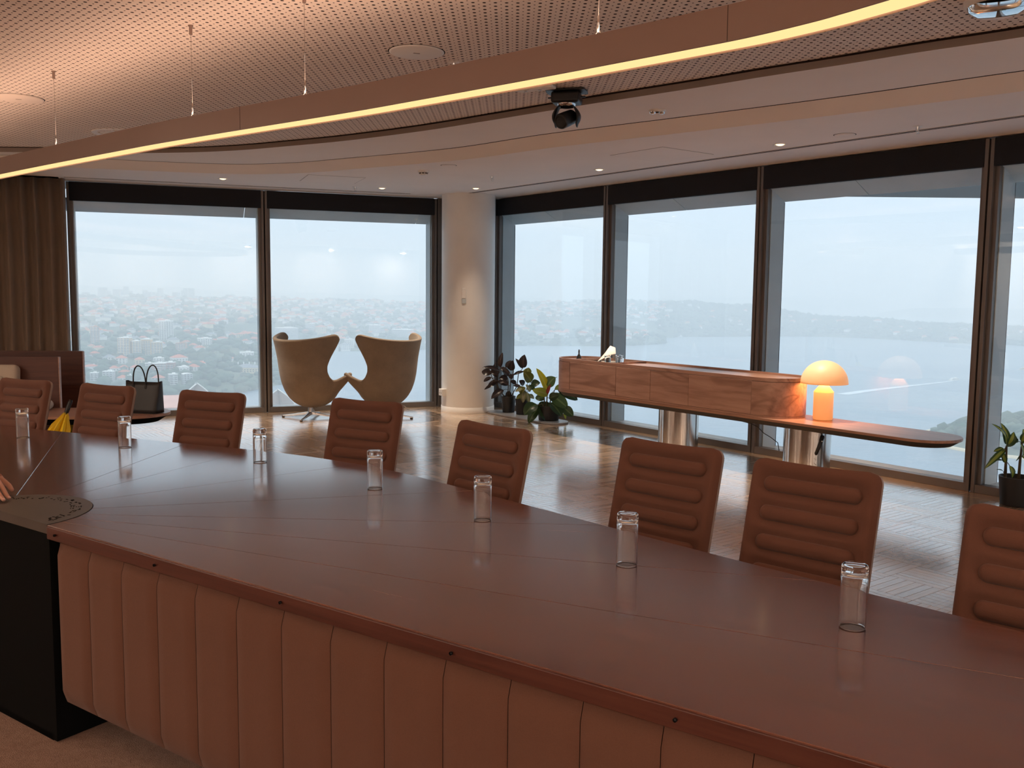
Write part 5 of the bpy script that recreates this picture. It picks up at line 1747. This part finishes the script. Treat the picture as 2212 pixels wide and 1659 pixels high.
blobs('garden_tree_canopy', TP, TS)

# ---- named buildings of the near shore
def hip(b, w, d_, z, h, mi, ov=.6):
    w, d_ = w / 2 + ov, d_ / 2 + ov
    rx = max(0, w - d_) ; ry = max(0, d_ - w)
    b.add([(-w, -d_, z), (w, -d_, z), (w, d_, z), (-w, d_, z), (-rx, -ry, z + h), (rx, ry, z + h)],
          [(0, 1, 5, 4) if rx > 0 else (0, 1, 4), (2, 3, 4, 5) if rx > 0 else (2, 3, 5), (1, 2, 5) if rx > 0 else (1, 2, 5, 4), (3, 0, 4) if rx > 0 else (3, 0, 4, 5), (0, 3, 2, 1)], mi)
KIND = {  # wall colour, roof, label
 'white_tower': ('white', 'flat', 'white apartment tower with balcony rows rising from the trees, middle of the left window'),
 'orange_tower': ('orange', 'flat', 'orange-brown brick tower at the left edge of the left window view'),
 'yellow_flats': ('yellow', 'flat', 'yellow-brick apartment block'),
 'white_house': ('white', 'slate', 'white house with a grey roof left below the yellow-brick blocks'),
 'red_house': ('white', 'roof', 'pale house with a terracotta hip roof'),
 'cream_house': ('cream', 'roof', 'cream house with a terracotta roof just right below the yellow-brick blocks'),
 'white_flats': ('white', 'flat', 'white flat-roofed block of flats among trees'),
 'brick_flats': ('brick', 'flat', 'red-brick flats near the water'),
 'pale_flats': ('grey', 'flat', 'pale grey flats by the shore'),
 'long_white': ('white', 'roof', 'long white three-storey building with a red roof'),
 'brick_tower': ('orange', 'flat', 'brick tower block with a blue-grey face behind the long white building'),
 'shore_flats': ('grey', 'flat', 'grey apartment block at the waterfront'),
 'red_shore': ('grey', 'roof', 'grey waterfront apartment block under a bright red hip roof'),
 'grey_arch': ('grey', 'round', 'grey round-topped apartment block at the waterfront'),
 'villa': ('cream', 'slate', 'long low villa with a slate roof and white chimneys on the green point'),
 'villa2': ('white', 'roof', 'white villa with a red roof between the flats and the green point'),
 'red_row': ('cream', 'roof', 'long cream row under terracotta roofs'),
 'white_tower2': ('white', 'flat', 'white tower block on the hillside in the window right of the column'),
 'pale_house': ('white', 'slate', 'pale grey-roofed house near far water'),
}
ORD = ('first', 'second', 'third', 'fourth', 'fifth', 'sixth', 'seventh', 'eighth', 'ninth', 'tenth', 'eleventh')
GRP = {'yellow_flats': 'yellow-brick apartment blocks', 'red_house': 'red-roofed houses on the near shore', 'white_flats': 'white flats among the trees', 'brick_flats': 'red-brick flats', 'pale_flats': 'pale grey flats', 'shore_flats': 'waterfront flats', 'red_row': 'long red-roofed rows', 'pale_house': 'pale houses by the far water'}
from collections import Counter
cnt = Counter(b[0] for b in BUILD)
for (nm, x, y, zg, w, h) in BUILD:
    col, roof, lab = KIND[nm]
    d_ = w * .8
    r = empty('apartment_building' if roof in ('flat', 'round') else 'house', (x, y, WATER + zg - 3), -math.atan2(x, y) + WR.uniform(-.35, .35))
    h += 3
    rh = 0
    if roof in ('roof', 'slate'): rh = min(h * .35, w * .28, 6)
    bh = h - rh
    MB().box((0, 0, bh / 2), (w, d_, bh)).build('walls', mats_b[col], r)
    if roof == 'flat':
        b = MB(); b.box((0, 0, bh + .4), (w + .8, d_ + .8, .8)); b.box((w * .1, 0, bh + 1.8), (w * .35, d_ * .4, 2.4)); b.build('roof', mats_b['white' if col != 'orange' else 'orange'], r)
    elif roof == 'round':
        rows = [[(w / 2 * math.cos(a), yy, bh + w * .12 * math.sin(a)) for a in np.linspace(0, PI, 13)] for yy in (-d_ / 2, d_ / 2)]
        b = MB().grid(rows); b.add(rows[0], [tuple(range(13))]); b.add(rows[1], [tuple(range(13))]); b.build('roof', mats_b['white'], r)
    else:
        b = MB(); hip(b, w, d_, bh, rh, 0); b.build('roof', mats_b[roof], r)
    if nm == 'villa':
        for k in range(4): MB().box((-w * .35 + k * w * .22, 0, bh + rh + 1.5), (1.8, 1.8, 5)).build('chimney', mats_b['white'], r)
    fl = max(1, int(bh / 3.3)); nw = max(2, int(w / 5))
    b = MB(); bal = MB()
    for f in range(fl):
        z = 1.9 + 3 + f * 3.25
        if z > bh - .8: break
        for k in range(nw):
            xx = -w / 2 + (k + .5) * w / nw
            b.box((xx, -d_ / 2 - .02, z), (w / nw * .55, .3, 1.5))
        for k in range(max(1, int(d_ / 6))):
            yy = -d_ / 2 + (k + .5) * d_ / max(1, int(d_ / 6))
            b.box((-w / 2, yy, z), (.3, 2.4, 1.5)); b.box((w / 2, yy, z), (.3, 2.4, 1.5))
        if roof == 'flat' and bh > 9: bal.box((0, -d_ / 2 - .7, z - 1.2), (w * .9, 1.4, .9))
    if b.v: tag(b.build('windows', mats_b['glass'], r), kind='stuff')
    if bal.v: tag(bal.build('balconies', mats_b['white'], r), kind='stuff')
    if cnt[nm] > 1:
        row_ = sorted([math.atan2(q[1], q[2]) for q in BUILD if q[0] == nm]); k_ = row_.index(math.atan2(x, y))
        lab = 'the %s from the left of the %d: %s' % (ORD[k_], cnt[nm], lab)
    tag(r, lab, 'building' if roof in ('flat', 'round') else 'house', GRP.get(nm) if cnt[nm] > 1 else None)

# ---- houses on the slopes: the nearest 290 singly, the rest joined
hm = []
for k, (wc, rc) in enumerate((('white', 'roof'), ('cream', 'roof'), ('white', 'slate'), ('brick', 'roof'))):
    b = MB(); b.box((0, 0, 3.0), (13, 9, 6.0), mi=0); hip(b, 13, 9, 6.0, 3.2, 1); b.box((3, 0, 8.2), (1.2, 1.2, 3), mi=0)
    hm.append(b.mesh('house', [mats_b[wc], mats_b[rc]]))
HP = []
occ = [(b[1], b[2]) for b in BUILD]
while len(HP) < 1250:
    a = WR.uniform(-34, 34)
    if a > 9.5 and WR.random() < .93: continue
    ds = _ip(AZ_SHORE, a); dr = _ip(AZ_RDIST, a)
    d_ = ds + (dr * .99 - ds) * (.03 + .97 * WR.random() ** .9)
    x, y = d_ * math.sin(math.radians(a)), d_ * math.cos(math.radians(a))
    h = float(hills_height(x, y))
    if h < 2.5: continue
    if -17.5 < a < -12.3 and d_ < 2500 and WR.random() < .85: continue
    if any((x - p) ** 2 + (y - q) ** 2 < 22 ** 2 for p, q in occ): continue
    HP.append((d_, x, y, h))
HP.sort()
rest = MB()
for i, (d_, x, y, h) in enumerate(HP):
    rz = WR.uniform(-.5, .5) - math.atan2(x, y); s_ = WR.uniform(.8, 1.5) * (1 + .12 * (d_ > 2600)); k = WR.choice((0, 0, 1, 2, 2, 3))
    if i < 290:
        o = bpy.data.objects.new('house', hm[k]); COL.objects.link(o)
        o.location = (x, y, WATER + h + 1.5); o.rotation_euler = (0, 0, rz); o.scale = (s_ * WR.uniform(.9, 1.5), s_, s_ * WR.uniform(.8, 1.3))
        tag(o, 'small hip-roofed house scattered on the hillside across the harbour', 'house', 'hillside houses')
    else:
        me = hm[k]; Rm = Matrix.Rotation(rz, 3, 'Z'); sx = s_ * WR.uniform(.9, 1.7)
        vs = [Rm @ Vector((v.co.x * sx, v.co.y * s_, v.co.z * s_ * 1.1)) + Vector((x, y, WATER + h + 2)) for v in me.vertices]
        b0 = len(rest.v); rest.v += [tuple(v) for v in vs]
        for p in me.polygons:
            rest.f.append(tuple(b0 + q for q in p.vertices)); rest.m.append(p.material_index + 2 * (k % 3)); rest.sm.append(False)
rm = [mats_b['white'], mats_b['roof'], mats_b['cream'], mats_b['roof'], mats_b['white'], mats_b['slate']]
tag(rest.build('distant_houses', rm), kind='stuff')
# high-rise row on the skyline at the far left
sky_ = MB()
for k in range(34):
    a = WR.uniform(-26, -8) if k > 14 else WR.uniform(-24.6, -19)
    d_ = WR.uniform(4450, 4850); x, y = d_ * math.sin(math.radians(a)), d_ * math.cos(math.radians(a))
    h = float(hills_height(x, y)); hh = WR.uniform(22, 52) if k <= 14 else WR.uniform(14, 28)
    sky_.box((x, y, WATER + h + hh / 2 - 4), (WR.uniform(18, 34), 18, hh), WR.uniform(-.4, .4))
tag(sky_.build('skyline_towers', mats_b['grey']), kind='stuff')

# ---- shell-roofed hall, two pale shells
def shell_roof(name, label, tip, base_w, back, rz):
    r = empty(name, (tip[0], tip[1], WATER + 12), rz)
    H = tip[2]
    for s_ in (-1, 1):
        rows = []
        for i in range(15):
            v = i / 14
            row = []
            for j in range(9):
                u = j / 8
                # ridge curve from the back foot up to the tip, side edge curves down to a side foot
                ridge = Vector((0, back * (1 - v) ** 1.2, H * math.sin(v * PI / 2) ** .9))
                foot = Vector((s_ * base_w * .5 * (.55 + .45 * v), back * (1 - v) * .75 + 2, 0))
                p = ridge.lerp(foot, u) + Vector((s_ * math.sin(u * PI) * base_w * .09, 0, math.sin(u * PI) * H * .10))
                row.append(p)
            rows.append(row)
        o = MB().grid(rows).build('shell_half', mats_b['sail'], r)
        sd = o.modifiers.new('t', 'SOLIDIFY'); sd.thickness = 1.2
    MB().tube([(0, back * (1 - v) ** 1.2, H * math.sin(v * PI / 2) ** .9 + .3) for v in np.linspace(0, 1, 15)], .9, 6).build('ridge_beam', mats_b['grey'], r)
    MB().box((0, back * .5, -6), (base_w * 1.3, back * 1.5, 12)).build('podium', mats_b['pink'], r)
    tag(r, label, 'building', 'pale shell roofs'); return r
shell_roof('shell_roof', 'pale pointed shell roof showing above the chair back left of the egg chairs', (-375, 1090, 56), 62, 70, .5)
shell_roof('shell_roof', 'pale pointed shell roof at the foot of the left egg chair', (-283, 1105, 48), 60, 66, .2)
nb = empty('near_building', (-222, 590, WATER), .3); tag(nb, 'flat pink roof of a nearby block just above the sill, right of the tote bag', 'building')
MB().box((-6, 10, 52), (84, 70, 104)).build('walls', mats_b['cream'], nb)
MB().box((-6, 10, 105.2), (86, 72, 2.4)).build('roof', mats_b['pink'], nb)

# ---- ferries and boats
def boat(name, label, x, y, L, rz, cabin='white', hull='white', group=None):
    r = empty(name, (x, y, WATER), rz)
    w = L * .24
    prof = [(-.5, .8), (-.2, 1), (.2, .95), (.4, .6), (.5, .05)]
    poly = [(L * a, -w / 2 * b_) for a, b_ in prof] + [(L * a, w / 2 * b_) for a, b_ in prof[::-1]]
    top = [(p[0] * 1.03, p[1] * 1.08) for p in poly]
    MB().prism(poly, -.6, L * .07, poly_top=top).build('hull', mats_b[hull], r)
    MB().box((-L * .03, 0, L * .07 + L * .035), (L * .68, w * .8, L * .07)).build('lower_deck', mats_b[cabin], r)
    MB().box((-L * .03, 0, L * .105), (L * .66, w * .82, L * .025)).build('window_band', mats_b['glass'], r)
    MB().box((-L * .06, 0, L * .14 + L * .03), (L * .45, w * .62, L * .055)).build('upper_deck', mats_b[cabin], r)
    MB().box((L * .10, 0, L * .215), (L * .12, w * .4, L * .045)).build('wheelhouse', mats_b['white'], r)
    tag(r, label, 'boat', group)
boat('ferry', 'white passenger ferry with a long wake, right of the mushroom lamp', 950, 1971, 31, math.radians(28))
boat('ferry', 'cream and green ferry at the right frame edge above the striped plant', 1262, 2262, 36, math.radians(165), 'cream')
boat('motor_boat', 'white motor boat near the far wooded shore', 1180, 4060, 30, .2)
boat('motor_boat', 'long white boat along the far shore in the middle right window', 700, 3850, 34, .1)
wk = MB(); d0 = Vector((602, 1670)); d1 = Vector((940, 1965)); nn_ = (d1 - d0).normalized(); pn = Vector((-nn_.y, nn_.x))
rows = []
for k in range(21):
    u = k / 20; c = d0.lerp(d1, u) + pn * 4 * math.sin(u * 5); hw = 9 * (1 - u) + 3.2
    rows.append([(*(c - pn * hw), WATER + .25), (*(c + pn * hw), WATER + .25)])
tag(wk.grid(rows).build('wake', plain('foam', (.62, .68, .72), .9, var=.2, nscale=.05)), kind='stuff')
by = MB(); by.prism([(-.5, 0), (-.15, -1.4), (.0, 0), (-.15, 1.4)], 0, 1)
yb = MB(); yb.box((0, 0, .7), (11, 3, 1.4)); yb.box((-1, 0, 1.8), (5, 2.2, .9)); yb.tube([(0.5, 0, 1.4), (.5, 0, 15)], .25, 5)
ym = yb.mesh('yacht', mats_b['white'])
for k in range(46):
    for _ in range(30):
        a, d_ = (WR.uniform(-16.8, -12.8), WR.uniform(2580, 3030)) if k < 26 else (WR.uniform(3, 9.6), WR.uniform(3480, 3860))
        x, y = d_ * math.sin(math.radians(a)), d_ * math.cos(math.radians(a))
        if float(hills_height(x, y)) < -3: break
    o = bpy.data.objects.new('yacht', ym); COL.objects.link(o); o.location = (x, y, WATER); o.rotation_euler = (0, 0, WR.uniform(0, 6)); o.scale = (1.3, 1.3, 1.3)
    tag(o, 'small white yacht moored in a sheltered bay across the harbour', 'boat', 'moored yachts')

# ---- haze over the harbour
m, n, out = new_mat('harbour_haze')
vs_ = n.nodes.new('ShaderNodeVolumeScatter')
vs_.inputs['Color'].default_value = (.93, .97, 1.0, 1); vs_.inputs['Density'].default_value = HAZE
vs_.inputs['Anisotropy'].default_value = 0.0
n.links.new(vs_.outputs[0], out.inputs['Volume'])
hz = MB(); hz.box((0, 8100, 60), (24000, 16000, 480))
ho = hz.build('haze', m); tag(ho, kind='stuff')
